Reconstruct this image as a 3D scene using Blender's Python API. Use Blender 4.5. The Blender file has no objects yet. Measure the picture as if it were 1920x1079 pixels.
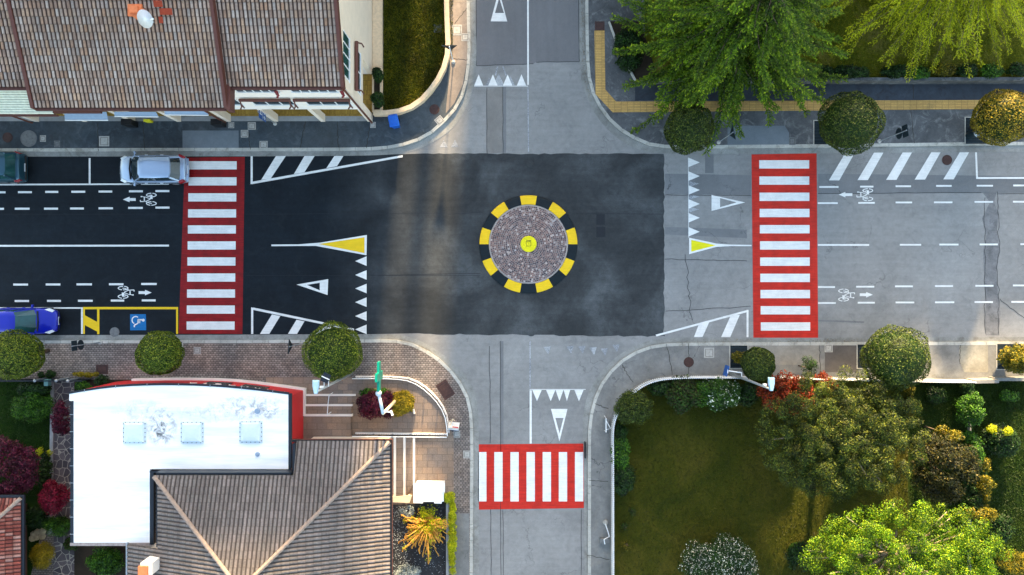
import bpy, bmesh, math, random
import numpy as np
from mathutils import Vector, Matrix
R = math.radians
random.seed(7); rng = np.random.default_rng(11)
sc = bpy.context.scene
COL = sc.collection
CH = 43.0
def P(px, py, z=0.0):
    k = (CH - z) / CH / 30.0
    return ((px - 960) * k, (539.5 - py) * k, z)
def P2(px, py, z=0.0): return P(px, py, z)[:2]
def lin(r, g, b):
    f = lambda v: (v/255/12.92) if v <= 10.3 else ((v/255+.055)/1.055)**2.4
    return (f(r), f(g), f(b), 1)

# ------------------------------------------------------------ materials
class NT:
    def __init__(s, name):
        s.m = bpy.data.materials.new(name); s.m.use_nodes = True
        s.t = s.m.node_tree; s.t.nodes.clear()
        s.out = s.n('ShaderNodeOutputMaterial'); s.b = s.n('ShaderNodeBsdfPrincipled')
        s.l(s.b.outputs[0], s.out.inputs[0])
    def n(s, t, **k):
        o = s.t.nodes.new(t)
        for a, v in k.items(): setattr(o, a, v)
        return o
    def l(s, a, b): s.t.links.new(a, b)
    def set(s, sock, v):
        if hasattr(v, 'is_output') or isinstance(v, bpy.types.NodeSocket): s.l(v, sock)
        else: sock.default_value = v
    def pos(s, scale=(1, 1, 1), rot=0):
        g = s.n('ShaderNodeNewGeometry'); mp = s.n('ShaderNodeMapping')
        s.l(g.outputs['Position'], mp.inputs[0]); mp.inputs['Scale'].default_value = scale
        mp.inputs['Rotation'].default_value = (0, 0, rot); return mp.outputs[0]
    def noise(s, vec, scale, detail=4, rough=.6, dist=0):
        n = s.n('ShaderNodeTexNoise'); s.l(vec, n.inputs['Vector'])
        n.inputs['Scale'].default_value = scale; n.inputs['Detail'].default_value = detail
        n.inputs['Roughness'].default_value = rough; n.inputs['Distortion'].default_value = dist
        return n.outputs[0]
    def ramp(s, fac, stops, interp='LINEAR'):
        r = s.n('ShaderNodeValToRGB'); s.l(fac, r.inputs[0]); r.color_ramp.interpolation = interp
        e = r.color_ramp.elements
        while len(e) < len(stops): e.new(.5)
        for k, (p, c) in enumerate(stops):
            e[k].position = p; e[k].color = c if len(c) == 4 else (*c, 1)
        return r.outputs[0]
    def mix(s, fac, a, b, mode='MIX'):
        m = s.n('ShaderNodeMix', data_type='RGBA', blend_type=mode)
        s.set(m.inputs[0], fac); s.set(m.inputs[6], a); s.set(m.inputs[7], b); return m.outputs[2]
    def math(s, op, a, b=0.0, c=0.0):
        m = s.n('ShaderNodeMath', operation=op)
        s.set(m.inputs[0], a); s.set(m.inputs[1], b); s.set(m.inputs[2], c); return m.outputs[0]
    def rng(s, v, a, b, c, d):
        m = s.n('ShaderNodeMapRange'); s.set(m.inputs[0], v)
        for i, q in enumerate((a, b, c, d)): m.inputs[i+1].default_value = q
        return m.outputs[0]
    def fin(s, col, rough=.8, bump=None, bs=.3, bd=.01, spec=.3, metal=0):
        s.set(s.b.inputs['Base Color'], col); s.set(s.b.inputs['Roughness'], rough)
        s.b.inputs['Specular IOR Level'].default_value = spec; s.b.inputs['Metallic'].default_value = metal
        if bump is not None:
            b = s.n('ShaderNodeBump'); b.inputs['Strength'].default_value = bs; b.inputs['Distance'].default_value = bd
            s.l(bump, b.inputs['Height']); s.l(b.outputs[0], s.b.inputs['Normal'])
        return s.m
def g3(v): return (v, v, v, 1)

def ground_mat(name, c, grain=.22, blotch=.3, stain=None, stain_amt=.0, crack=0, streak=0, rough=.85, spec=.25, bl_scale=.35, tint=None, worn=None):
    t = NT(name); p = t.pos()
    col = c
    if worn:
        sp_ = t.n('ShaderNodeSeparateXYZ'); t.l(p, sp_.inputs[0])
        col = t.mix(t.rng(t.math('ADD', sp_.outputs[0], t.math('MULTIPLY', t.noise(p, .3, 4, .6), 5)), worn[0]+2.5, worn[1]+2.5, 0, 1), c, t.mix(t.rng(t.noise(p, .28, 6, .6, .5), .45, .72, 0, .6), worn[2], worn[3]))
    fine = t.noise(p, 55, 3, .8)
    med = t.noise(p, 3.2, 6, .7)
    big = t.noise(p, bl_scale, 5, .6, .8)
    col = t.mix(1, col, t.ramp(fine, [(.25, g3(1-grain*1.6)), (.75, g3(1+grain*1.4))]), 'MULTIPLY')
    col = t.mix(1, col, t.ramp(med, [(.3, g3(1-blotch*.6)), (.7, g3(1+blotch*.6))]), 'MULTIPLY')
    col = t.mix(1, col, t.ramp(big, [(.3, g3(1-blotch)), (.7, g3(1+blotch))]), 'MULTIPLY')
    if tint:
        col = t.mix(t.rng(t.noise(p, .22, 3, .5), .42, .62, 0, .75), col, t.mix(1, col, tint, 'MULTIPLY'))
    if streak:
        sx = t.noise(t.pos((.12, 2.2, 1) if streak > 0 else (2.2, .12, 1)), 1.6, 5, .65)
        a = abs(streak)
        col = t.mix(1, col, t.ramp(sx, [(.3, g3(1-a)), (.7, g3(1+a))]), 'MULTIPLY')
    if stain:
        st = t.noise(p, 1.1, 8, .75, 1.2)
        col = t.mix(t.rng(st, .52, .68, 0, stain_amt), col, stain)
    if crack:
        w = t.n('ShaderNodeVectorMath', operation='ADD')
        nz = t.n('ShaderNodeTexNoise'); t.l(p, nz.inputs['Vector']); nz.inputs['Scale'].default_value = 1.2; nz.inputs['Detail'].default_value = 5
        sv = t.n('ShaderNodeVectorMath', operation='SCALE'); t.l(nz.outputs['Color'], sv.inputs[0]); sv.inputs['Scale'].default_value = 1.6
        t.l(p, w.inputs[0]); t.l(sv.outputs[0], w.inputs[1])
        v = t.n('ShaderNodeTexVoronoi', feature='DISTANCE_TO_EDGE'); t.l(w.outputs[0], v.inputs['Vector']); v.inputs['Scale'].default_value = .3
        line = t.rng(v.outputs['Distance'], .002, .009, 1, 0)
        mask = t.rng(t.noise(p, .25, 2, .5), .5, .6, 0, crack)
        col = t.mix(t.math('MULTIPLY', line, mask), col, (.02, .02, .022, 1))
    return t.fin(col, rough, fine, .35, .006, spec)

def plain(name, c, rough=.5, metal=0, var=.12, scale=6, spec=.4, emit=0, coat=0):
    t = NT(name); p = t.pos()
    n = t.noise(p, scale, 5, .65)
    col = t.mix(1, c, t.ramp(n, [(.3, g3(1-var)), (.7, g3(1+var))]), 'MULTIPLY')
    t.fin(col, rough, None, spec=spec, metal=metal)
    if coat: t.b.inputs['Coat Weight'].default_value = coat; t.b.inputs['Coat Roughness'].default_value = .06
    if emit:
        t.l(col, t.b.inputs['Emission Color']); t.b.inputs['Emission Strength'].default_value = emit
    return t.m

def paint_mat(name, c, wear=.25, under=(.06, .065, .07, 1), rough=.6, dirt=.12, wlo=.58):
    """Thermoplastic road paint, worn through in places."""
    t = NT(name); p = t.pos()
    f = t.noise(p, 40, 4, .8); b = t.noise(p, 1.6, 6, .7)
    col = t.mix(1, c, t.ramp(b, [(.3, g3(1-dirt)), (.7, g3(1+dirt*.6))]), 'MULTIPLY')
    col = t.mix(1, col, t.ramp(t.noise(t.pos((.5, 6, 1)), 2, 4, .7), [(.3, g3(1-dirt*1.3)), (.7, g3(1+dirt*.3))]), 'MULTIPLY')
    w = t.math('MULTIPLY', t.rng(f, wlo, wlo+.1, 0, 1), t.rng(t.noise(p, .9, 4, .6), .45, .65, wear*.35, wear*1.6))
    return t.fin(t.mix(w, col, under), rough, f, .2, .004, .3)

def leaf_mat(name, cols, transl=.35, rough=.55, var=.35, vscale=1.3, flowers=None, tip=0):
    t = NT(name); g = t.n('ShaderNodeNewGeometry'); transl *= .7
    ri = g.outputs['Random Per Island']
    if tip:
        at = t.n('ShaderNodeAttribute'); at.attribute_name = 'tint'; ri = t.math('ADD', t.math('MULTIPLY', ri, 1-tip), t.math('MULTIPLY', at.outputs['Fac'], tip))
    st = [(i/max(1, len(cols)-1)*.96+.02, c) for i, c in enumerate(cols)]
    if flowers:
        st = [(p*(1-flowers[0]), c) for p, c in st] + [(1-flowers[0]+.001, flowers[1])]
        col = t.ramp(ri, st)
    else: col = t.ramp(ri, st)
    n = t.noise(t.pos(), vscale, 3, .6)
    col = t.mix(1, col, t.ramp(n, [(.3, g3(1-var)), (.7, g3(1+var))]), 'MULTIPLY')
    t.fin(col, rough, None, spec=.25)
    tr = t.n('ShaderNodeBsdfTranslucent'); t.l(col, tr.inputs[0])
    ms = t.n('ShaderNodeMixShader'); ms.inputs[0].default_value = transl
    t.l(t.b.outputs[0], ms.inputs[1]); t.l(tr.outputs[0], ms.inputs[2]); t.l(ms.outputs[0], t.out.inputs[0])
    return t.m

def tile_mat(name, cols, channel=.45, shadecol=(.07, .05, .045, 1), moss=None, course=.7):
    """Pan tiles: one colour per tile from its UV cell, shade of pans and courses painted in."""
    t = NT(name); uv = t.n('ShaderNodeUVMap'); uv.uv_map = 'UVMap'
    fl = t.n('ShaderNodeVectorMath', operation='FLOOR'); t.l(uv.outputs[0], fl.inputs[0])
    wn = t.n('ShaderNodeTexWhiteNoise', noise_dimensions='2D'); t.l(fl.outputs[0], wn.inputs['Vector'])
    col = t.ramp(wn.outputs['Value'], [(i/(len(cols)-1), c) for i, c in enumerate(cols)])
    p = t.pos()
    col = t.mix(1, col, t.ramp(t.noise(p, 9, 5, .8), [(.3, g3(.72)), (.7, g3(1.25))]), 'MULTIPLY')
    col = t.mix(1, col, t.ramp(t.noise(p, .35, 4, .6), [(.3, g3(.82)), (.7, g3(1.15))]), 'MULTIPLY')
    col = t.mix(1, col, t.ramp(t.noise(t.pos((1.8, .22, 1)), 1.3, 6, .7), [(.3, g3(.7)), (.65, g3(1.12))]), 'MULTIPLY')
    sx = t.n('ShaderNodeSeparateXYZ'); t.l(uv.outputs[0], sx.inputs[0])
    fx = t.math('FRACT', sx.outputs[0]); d = t.math('ABSOLUTE', t.math('SUBTRACT', fx, .5))
    col = t.mix(t.rng(d, .24, .36, 0, channel), col, shadecol)  # shade in the pans, painted into the tile colour
    fy = t.math('FRACT', sx.outputs[1]); col = t.mix(t.rng(fy, .02, .13, course, 0), col, shadecol)  # step shadow of each tile row, painted as a dark line
    if moss:
        col = t.mix(t.rng(t.noise(p, 2.2, 8, .8, .5), .62, .72, 0, .5), col, moss)
    return t.fin(col, .85, t.noise(p, 60, 3, .7), .3, .006, .2)

def brick_mat(name, c1, c2, mortar, bw, rh, ms=.012, rot=0, off=.5, var=.25, warm=None, stain=None):
    t = NT(name); p = t.pos(rot=rot)
    b = t.n('ShaderNodeTexBrick'); t.l(p, b.inputs['Vector']); b.offset = off
    for k, v in (('Color1', c1), ('Color2', c2), ('Mortar', mortar), ('Scale', 1), ('Mortar Size', ms), ('Mortar Smooth', .2), ('Brick Width', bw), ('Row Height', rh), ('Bias', 0)):
        b.inputs[k].default_value = v
    q = t.pos()
    col = t.mix(1, b.outputs[0], t.ramp(t.noise(q, .5, 5, .65), [(.3, g3(1-var)), (.7, g3(1+var))]), 'MULTIPLY')
    col = t.mix(1, col, t.ramp(t.noise(q, 14, 4, .8), [(.3, g3(.8)), (.7, g3(1.2))]), 'MULTIPLY')
    if warm: col = t.mix(t.rng(t.noise(q, .3, 3, .5), .45, .6, 0, 1), col, t.mix(1, col, warm, 'MULTIPLY'))
    if stain: col = t.mix(t.rng(t.noise(q, .9, 7, .75), .55, .7, 0, .6), col, stain)
    h = t.math('SUBTRACT', 1, b.outputs['Fac'])
    return t.fin(col, .85, h, .5, .008, .2)

M = {}
M['road'] = ground_mat('old_asphalt', lin(140, 139, 137), .24, .18, stain=lin(104, 105, 107), stain_amt=.35, crack=.4, streak=.07, bl_scale=.2)
M['newroad'] = ground_mat('new_asphalt', lin(20, 28, 35), .36, .3, stain=lin(38, 44, 48), stain_amt=.4, streak=.12, bl_scale=.3, spec=.25, rough=.85, worn=(-12, -3, lin(56, 59, 61), lin(92, 96, 98)))
M['roadpatch'] = ground_mat('north_asphalt', lin(116, 115, 116), .2, .08, streak=-.05)
M['trench'] = ground_mat('trench_asphalt', lin(118, 119, 120), .2, .12, crack=1)
M['trenchd'] = ground_mat('trench_asphalt_worn', lin(120, 120, 121), .3, .3, stain=lin(70, 71, 72), stain_amt=.6, bl_scale=1.2)
M['seam'] = plain('bitumen_seam', lin(34, 36, 38), .7)
M['walk_nw'] = ground_mat('pavement_asphalt_dark', lin(62, 71, 78), .24, .3, stain=lin(104, 112, 118), stain_amt=.45, crack=.0, tint=(1.5, 1.3, 1.15, 1), bl_scale=.25)
M['walk_n'] = ground_mat('pavement_concrete_warm', lin(140, 128, 118), .2, .25, stain=lin(100, 92, 86), stain_amt=.4)
M['walk_ne'] = ground_mat('pavement_asphalt_mottled', lin(86, 88, 90), .25, .32, stain=lin(148, 149, 148), stain_amt=.6, bl_scale=.5)
M['walk_se'] = ground_mat('pavement_concrete_grey', lin(124, 124, 122), .2, .28, stain=lin(150, 144, 132), stain_amt=.35, crack=.8)
M['lightpatch'] = ground_mat('pavement_repair', lin(112, 120, 126), .15, .14)
M['kerb'] = ground_mat('kerb_stone', lin(182, 180, 172), .25, .2, stain=lin(90, 84, 70), stain_amt=.6)
M['gutter'] = ground_mat('gutter_concrete', lin(142, 142, 138), .25, .25, stain=lin(86, 80, 68), stain_amt=.55)
M['joint'] = plain('joint_dirt', lin(52, 48, 40), .9)
M['brick'] = brick_mat('brick_paving', lin(112, 105, 101), lin(144, 134, 128), lin(56, 52, 48), .2, .125, .014, warm=(1.35, 1.22, 1.12, 1), stain=lin(84, 74, 70))
M['court'] = brick_mat('court_tiles', lin(146, 128, 114), lin(128, 116, 108), lin(104, 94, 86), .62, .4, .012, warm=(1.15, 1.03, .9, 1), var=.12)
M['tactile'] = brick_mat('tactile_paving', lin(206, 166, 98), lin(188, 150, 90), lin(140, 112, 70), .4, .1, .012, off=0, var=.12, stain=lin(120, 104, 76))
M['ochre'] = brick_mat('ochre_paving', lin(176, 142, 66), lin(150, 118, 50), lin(110, 88, 46), .08, .3, .01)
M['stone'] = ground_mat('stone_edge', lin(150, 152, 152), .12, .2)
M['white'] = paint_mat('white_road_paint', lin(238, 237, 233), .35, dirt=.12, wlo=.56)
M['whiteold'] = paint_mat('worn_white_road_paint', lin(200, 202, 204), 2.2, lin(112, 116, 122), wlo=.44)
M['redpaint'] = paint_mat('red_road_paint', lin(150, 14, 18), .5, lin(80, 16, 16), dirt=.32)
M['redpaint2'] = paint_mat('bright_red_road_paint', lin(206, 44, 28), .5, lin(120, 26, 22), dirt=.24)
M['yellowpaint'] = paint_mat('yellow_road_paint', lin(244, 200, 26), .15, dirt=.08)
M['bluepaint'] = paint_mat('blue_road_paint', lin(16, 112, 176), .1)
M['islandblack'] = paint_mat('island_black', lin(8, 26, 34), .15, dirt=.25)
M['limepaint'] = paint_mat('island_yellow', lin(238, 226, 18), .1)
M['brassdark'] = plain('iron', lin(58, 52, 50), .6, .3)
M['coverlight'] = plain('concrete_cover', lin(172, 170, 164), .8, var=.2)
M['covergrey'] = plain('grey_cover', lin(112, 114, 114), .7, var=.25)
M['coverbrown'] = plain('rusty_cover', lin(74, 52, 48), .7, .2, var=.25)
M['stucco'] = plain('cream_stucco', lin(232, 216, 196), .9, var=.06, scale=2)
M['stuccow'] = plain('white_stucco', lin(238, 230, 222), .9, var=.05, scale=2)
M['creamwall'] = plain('cream_coping', lin(222, 196, 162), .85, var=.15)
M['brown'] = plain('brown_metal', lin(96, 58, 50), .5, .2, var=.1)
M['brownpipe'] = plain('brown_pipe', lin(110, 66, 52), .5, .3)
M['glass'] = plain('window_glass', lin(34, 48, 54), .08, var=.3, scale=.8, spec=.8)
M['glassteal'] = plain('window_teal', lin(36, 76, 76), .08, var=.5, scale=.7, spec=.8)
M['whitem'] = plain('white_metal', lin(232, 234, 236), .4, var=.04)
M['greym'] = plain('galvanised_metal', lin(160, 168, 174), .4, .5)
M['signback'] = plain('sign_back', lin(24, 42, 50), .5, .3)
M['bluesign'] = plain('blue_sign', lin(18, 78, 150), .4)
M['darkm'] = plain('dark_metal', lin(44, 50, 58), .4, .4)
M['black'] = plain('black_plastic', lin(20, 22, 24), .5)
M['awning'] = plain('blue_grey_sheet', lin(140, 160, 182), .5, .2, var=.08)
M['orange'] = plain('terracotta', lin(214, 120, 74), .8, var=.15)
M['redtile'] = plain('new_red_tile', lin(150, 58, 34), .8, var=.2)
M['redwall'] = plain('red_wall', lin(206, 42, 46), .55, var=.06, scale=1.5)
M['teal'] = plain('green_cross', lin(0, 132, 112), .35, var=.04)
M['skylight'] = plain('acrylic_dome', lin(206, 220, 226), .15, var=.04)
M['bark'] = plain('bark', lin(98, 82, 68), .9, var=.35, scale=9)
M['barkgrey'] = plain('grey_bark', lin(140, 128, 112), .9, var=.3, scale=9)
M['ochrebranch'] = plain('ochre_branches', lin(206, 150, 62), .8, var=.35, scale=4)
M['soil'] = ground_mat('soil', lin(50, 42, 32), .4, .35)
M['gravelmat'] = ground_mat('dark_gravel', lin(48, 50, 54), .5, .2, stain=lin(90, 96, 104), stain_amt=.5)
M['bin'] = plain('blue_bin_plastic', lin(20, 92, 190), .4)
M['grate'] = brick_mat('tree_grate', lin(42, 56, 64), lin(38, 52, 60), lin(16, 22, 26), 3, .09, .025, off=0)
M['yellowbox'] = plain('yellow_plastic', lin(224, 216, 40), .5)
M['tyre'] = plain('tyre_rubber', lin(26, 26, 28), .8)
M['lamp'] = plain('head_lamp', lin(226, 232, 236), .15, var=.05, spec=.8)
M['tail'] = plain('tail_lamp', lin(150, 14, 24), .2, spec=.8)
M['plate'] = plain('number_plate', lin(220, 224, 226), .4)
M['trim'] = plain('black_trim', lin(22, 25, 28), .4)
M['cabinet'] = plain('white_cabinet', lin(246, 246, 244), .4, var=.03)
M['cream'] = plain('cream_panel', lin(236, 214, 178), .5, var=.08)

def lawn_mat(name, a, b, c, scale=.5):
    t = NT(name); p = t.pos()
    col = t.ramp(t.noise(p, scale, 6, .7, .6), [(.3, a), (.5, b), (.72, c)])
    col = t.mix(1, col, t.ramp(t.noise(t.pos((1, 1.8, 1)), 28, 3, .8), [(.3, g3(.55)), (.7, g3(1.5))]), 'MULTIPLY')
    return t.fin(col, .9, t.noise(p, 45, 3, .8), .8, .03, .1)
M['lawn_nw'] = lawn_mat('lawn_nw', lin(28, 38, 8), lin(46, 54, 10), lin(78, 76, 18))
M['lawn_ne'] = lawn_mat('lawn_ne', lin(64, 78, 14), lin(96, 98, 24), lin(142, 128, 72), .35)  # sunlight on this lawn is put into its brighter colour
M['lawn_se'] = lawn_mat('lawn_se', lin(42, 52, 10), lin(62, 64, 14), lin(82, 76, 26), .35)
M['lawn_e'] = lawn_mat('lawn_e', lin(22, 38, 8), lin(36, 52, 12), lin(54, 60, 18), .6)
M['lawn_sw'] = lawn_mat('lawn_sw', lin(16, 38, 8), lin(26, 50, 10), lin(40, 62, 14), .7)
M['earth'] = lawn_mat('earth_ground', lin(52, 58, 28), lin(70, 72, 40), lin(90, 84, 60), .05)

def crazy_mat():
    t = NT('crazy_paving'); p = t.pos()
    v = t.n('ShaderNodeTexVoronoi', feature='DISTANCE_TO_EDGE'); t.l(p, v.inputs['Vector']); v.inputs['Scale'].default_value = 2.4
    v2 = t.n('ShaderNodeTexVoronoi'); t.l(p, v2.inputs['Vector']); v2.inputs['Scale'].default_value = 2.4
    sx = t.n('ShaderNodeSeparateColor'); t.l(v2.outputs['Color'], sx.inputs[0])
    col = t.ramp(sx.outputs[0], [(0, lin(62, 58, 64)), (1, lin(98, 90, 92))])
    col = t.mix(1, col, t.ramp(t.noise(p, 10, 4, .7), [(.3, g3(.8)), (.7, g3(1.2))]), 'MULTIPLY')
    col = t.mix(t.rng(v.outputs['Distance'], .02, .05, 1, 0), col, lin(160, 152, 140))
    return t.fin(col, .8)
M['crazy'] = crazy_mat()

def roofwhite_mat():
    t = NT('white_membrane'); p = t.pos()
    n1 = t.noise(p, 1.1, 8, .75, 1)
    col = t.mix(1, lin(250, 250, 250), t.ramp(t.noise(t.pos((.25, 2.4, 1)), 1, 5, .6), [(.3, lin(226, 232, 238)), (.6, g3(1))]), 'MULTIPLY')
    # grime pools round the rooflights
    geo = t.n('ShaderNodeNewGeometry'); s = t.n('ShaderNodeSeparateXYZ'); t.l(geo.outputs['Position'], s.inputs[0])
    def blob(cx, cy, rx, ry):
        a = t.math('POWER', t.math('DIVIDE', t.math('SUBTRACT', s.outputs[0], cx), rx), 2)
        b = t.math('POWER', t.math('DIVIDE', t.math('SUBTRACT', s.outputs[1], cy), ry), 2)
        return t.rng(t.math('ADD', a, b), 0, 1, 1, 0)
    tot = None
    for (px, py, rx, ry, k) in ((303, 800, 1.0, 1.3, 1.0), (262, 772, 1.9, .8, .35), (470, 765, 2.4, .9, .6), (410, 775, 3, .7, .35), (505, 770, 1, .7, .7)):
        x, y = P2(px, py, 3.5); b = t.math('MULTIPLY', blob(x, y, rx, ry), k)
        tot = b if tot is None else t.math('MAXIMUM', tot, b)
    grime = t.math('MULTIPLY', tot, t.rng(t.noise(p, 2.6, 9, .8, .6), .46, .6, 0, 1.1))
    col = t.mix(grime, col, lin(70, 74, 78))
    return t.fin(col, .6, spec=.2)
M['whiteroof'] = roofwhite_mat()

# ------------------------------------------------------------ mesh helpers
class MB:
    def __init__(s): s.v = []; s.f = []; s.m = []; s.uv = None
    def add(s, vs, fs, mi=0):
        o = len(s.v); s.v += [tuple(v) for v in vs]
        s.f += [tuple(i+o for i in f) for f in fs]; s.m += [mi]*len(fs); return s
    def box(s, x0, y0, z0, x1, y1, z1, mi=0):
        return s.prism([(x0, y0), (x1, y0), (x1, y1), (x0, y1)], z0, z1, mi)
    def cbox(s, cx, cy, cz, sx, sy, sz, rot=0, mi=0):
        c, n = math.cos(rot), math.sin(rot)
        pts = [(cx+c*a*sx/2-n*b*sy/2, cy+n*a*sx/2+c*b*sy/2) for a, b in ((-1, -1), (1, -1), (1, 1), (-1, 1))]
        return s.prism(pts, cz-sz/2, cz+sz/2, mi)
    def prism(s, pts, z0, z1, mi=0, mside=None):
        if area(pts) < 0: pts = pts[::-1]
        n = len(pts); vs = [(x, y, z0) for x, y in pts] + [(x, y, z1) for x, y in pts]
        s.add(vs, [tuple(range(n, 2*n)), tuple(range(n-1, -1, -1))], mi)
        o = len(s.v)-2*n
        s.f += [(o+i, o+(i+1) % n, o+n+(i+1) % n, o+n+i) for i in range(n)]; s.m += [mi if mside is None else mside]*n
        return s
    def sheet(s, pts, z, mi=0):
        if area(pts) < 0: pts = pts[::-1]
        return s.add([(x, y, z) for x, y in pts], [tuple(range(len(pts)))], mi)
    def quad(s, a, b, c, d, mi=0): return s.add([a, b, c, d], [(0, 1, 2, 3)], mi)
    def tube(s, path, r, n=8, mi=0, cap=True):
        path = [Vector(p) for p in path]
        rs = r if isinstance(r, (list, tuple)) else [r]*len(path)
        vs = []; fs = []
        for i, p in enumerate(path):
            d = (path[min(i+1, len(path)-1)]-path[max(i-1, 0)]).normalized()
            u = d.cross(Vector((0, 0, 1)))
            if u.length < .05: u = Vector((1, 0, 0))
            u.normalize(); w = d.cross(u)
            for k in range(n):
                a = 2*math.pi*k/n; vs.append(p+(u*math.cos(a)+w*math.sin(a))*rs[i])
        for i in range(len(path)-1):
            for k in range(n):
                fs.append((i*n+k, i*n+(k+1) % n, (i+1)*n+(k+1) % n, (i+1)*n+k))
        if cap: fs += [tuple(range(n-1, -1, -1)), tuple(range((len(path)-1)*n, len(path)*n))]
        return s.add(vs, fs, mi)
    def lathe(s, cx, cy, prof, n=24, mi=0, sx=1, sy=1):
        vs = []; fs = []
        for r, z in prof:
            for k in range(n):
                a = 2*math.pi*k/n; vs.append((cx+r*sx*math.cos(a), cy+r*sy*math.sin(a), z))
        for i in range(len(prof)-1):
            for k in range(n):
                fs.append((i*n+k, i*n+(k+1) % n, (i+1)*n+(k+1) % n, (i+1)*n+k))
        fs.append(tuple(range(n-1, -1, -1))); fs.append(tuple(range((len(prof)-1)*n, len(prof)*n)))
        return s.add(vs, fs, mi)
    def build(s, name, mats, parent=None, smooth=False, base=None, bevel=0):
        me = bpy.data.meshes.new(name); me.from_pydata(s.v, [], s.f)
        mats = mats if isinstance(mats, (list, tuple)) else [mats]
        for m in mats: me.materials.append(M[m] if isinstance(m, str) else m)
        me.polygons.foreach_set('material_index', s.m)
        if smooth: me.polygons.foreach_set('use_smooth', [True]*len(s.f))
        me.update()
        return link(name, me, parent, base, bevel)
def link(name, me, parent=None, base=None, bevel=0):
    o = bpy.data.objects.new(name, me); COL.objects.link(o)
    if parent is not None:
        o.parent = parent
        if base is None: o.location = -Vector(top_loc(parent))
        # base='local': mesh already in the parent's frame
    if bevel:
        b = o.modifiers.new('bevel', 'BEVEL'); b.width = bevel; b.segments = 2; b.limit_method = 'ANGLE'
    return o
def top_loc(o):
    l = Vector(o.location)
    while o.parent: o = o.parent; l = l + Vector(o.location)
    return l
def area(p): return sum(p[i][0]*p[(i+1) % len(p)][1]-p[(i+1) % len(p)][0]*p[i][1] for i in range(len(p)))/2
def tag(o, label=None, cat=None, group=None, kind=None):
    if label: o['label'] = label
    if cat: o['category'] = cat
    if group: o['group'] = group
    if kind: o['kind'] = kind
    return o
def thing(name, label, cat, loc=(0, 0, 0), group=None, rot=0):
    o = bpy.data.objects.new(name, None); COL.objects.link(o); o.location = loc; o.rotation_euler = (0, 0, rot); o.empty_display_size = .2
    return tag(o, label, cat, group)
def dup(root, loc, rot=0, label=None, scale=None):
    r = root.copy(); COL.objects.link(r); r.location = loc; r.rotation_euler = (0, 0, rot)
    if scale: r.scale = scale
    if label: r['label'] = label
    for ch in list(root.children):
        c = ch.copy(); COL.objects.link(c); c.parent = r
        for g in list(ch.children):
            d = g.copy(); COL.objects.link(d); d.parent = c
    return r
def struct(name, mb, mats, label=None, smooth=False):
    return tag(mb.build(name, mats, smooth=smooth), label, None, None, 'structure')
def px(pts, z=0): return [P2(a, b, z) for a, b in pts]
def resample(p, n=None, step=None):
    d = [0]
    for i in range(1, len(p)): d.append(d[-1]+math.dist(p[i], p[i-1]))
    if step: n = max(2, int(round(d[-1]/step))+1)
    out = []; j = 0
    for k in range(n):
        t = d[-1]*k/(n-1)
        while j < len(p)-2 and d[j+1] < t: j += 1
        f = (t-d[j])/max(1e-9, d[j+1]-d[j]); f = min(1, max(0, f))
        out.append((p[j][0]+(p[j+1][0]-p[j][0])*f, p[j][1]+(p[j+1][1]-p[j][1])*f))
    return out
def smoothp(p, it=2):
    for _ in range(it):
        q = [p[0]]
        for a, b in zip(p, p[1:]):
            q += [(a[0]*.75+b[0]*.25, a[1]*.75+b[1]*.25), (a[0]*.25+b[0]*.75, a[1]*.25+b[1]*.75)]
        q.append(p[-1]); p = q
    return p
def offset(p, d):
    out = []
    for i in range(len(p)):
        a = p[max(0, i-1)]; b = p[min(len(p)-1, i+1)]
        dx, dy = b[0]-a[0], b[1]-a[1]; L = math.hypot(dx, dy) or 1
        out.append((p[i][0]-dy/L*d, p[i][1]+dx/L*d))
    return out
def ribbon(mb, path, w0, w1, z0, z1, mi=0, gap=0):
    a = offset(path, w0); b = offset(path, w1)
    if not gap:
        mb.prism(a + b[::-1], z0, z1, mi); return mb
    for i in range(len(path)-1):
        f = gap/math.dist(path[i], path[i+1])
        L = lambda p, q, t: (p[0]+(q[0]-p[0])*t, p[1]+(q[1]-p[1])*t)
        mb.prism([L(a[i], a[i+1], f), L(a[i], a[i+1], 1-f), L(b[i], b[i+1], 1-f), L(b[i], b[i+1], f)], z0, z1, mi)
    return mb
def stroke(mb, pts, w, z, mi=0):
    for i in range(len(pts)-1):
        (x0, y0), (x1, y1) = pts[i], pts[i+1]; L = math.hypot(x1-x0, y1-y0) or 1
        nx, ny = -(y1-y0)/L*w/2, (x1-x0)/L*w/2
        mb.sheet([(x0+nx, y0+ny), (x1+nx, y1+ny), (x1-nx, y1-ny), (x0-nx, y0-ny)], z+(i % 5)*.0004, mi)

# ------------------------------------------------------------ the ground
Z1, Z2, Z3, Z4 = .004, .008, .012, .016
g = MB(); g.sheet([(-400, -400), (400, -400), (400, 400), (-400, 400)], -.03); struct('ground', g, 'earth')
g = MB(); g.sheet([(-95, -70), (95, -70), (95, 70), (-95, 70)], 0); struct('road', g, 'road', 'pale grey worn asphalt road')
g = MB(); g.sheet(px([(-1900, 294), (0, 294.5), (740, 290), *[(x, 288.8+random.uniform(-1.2, 1.2)) for x in range(790, 1240, 11)], *[(1245+random.uniform(-1.6, 1.6), y) for y in range(289, 632, 9)], *[(x, 631.5-(1247-x)*.011+random.uniform(-1.5, 1.5)) for x in range(1247, 780, -11)], (690, 627), (0, 629), (-1900, 630)]), Z1)
struct('road_surface', g, 'newroad', 'fresh dark asphalt across the junction and the left street')
g = MB(); g.sheet(px([(892, -900), (1086, -900), (1086, 116), (1005, 117), (1000, 120), (893, 124)]), Z1); struct('road_surface', g, 'roadpatch', 'smoother asphalt of the top street')
g = MB()
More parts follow.
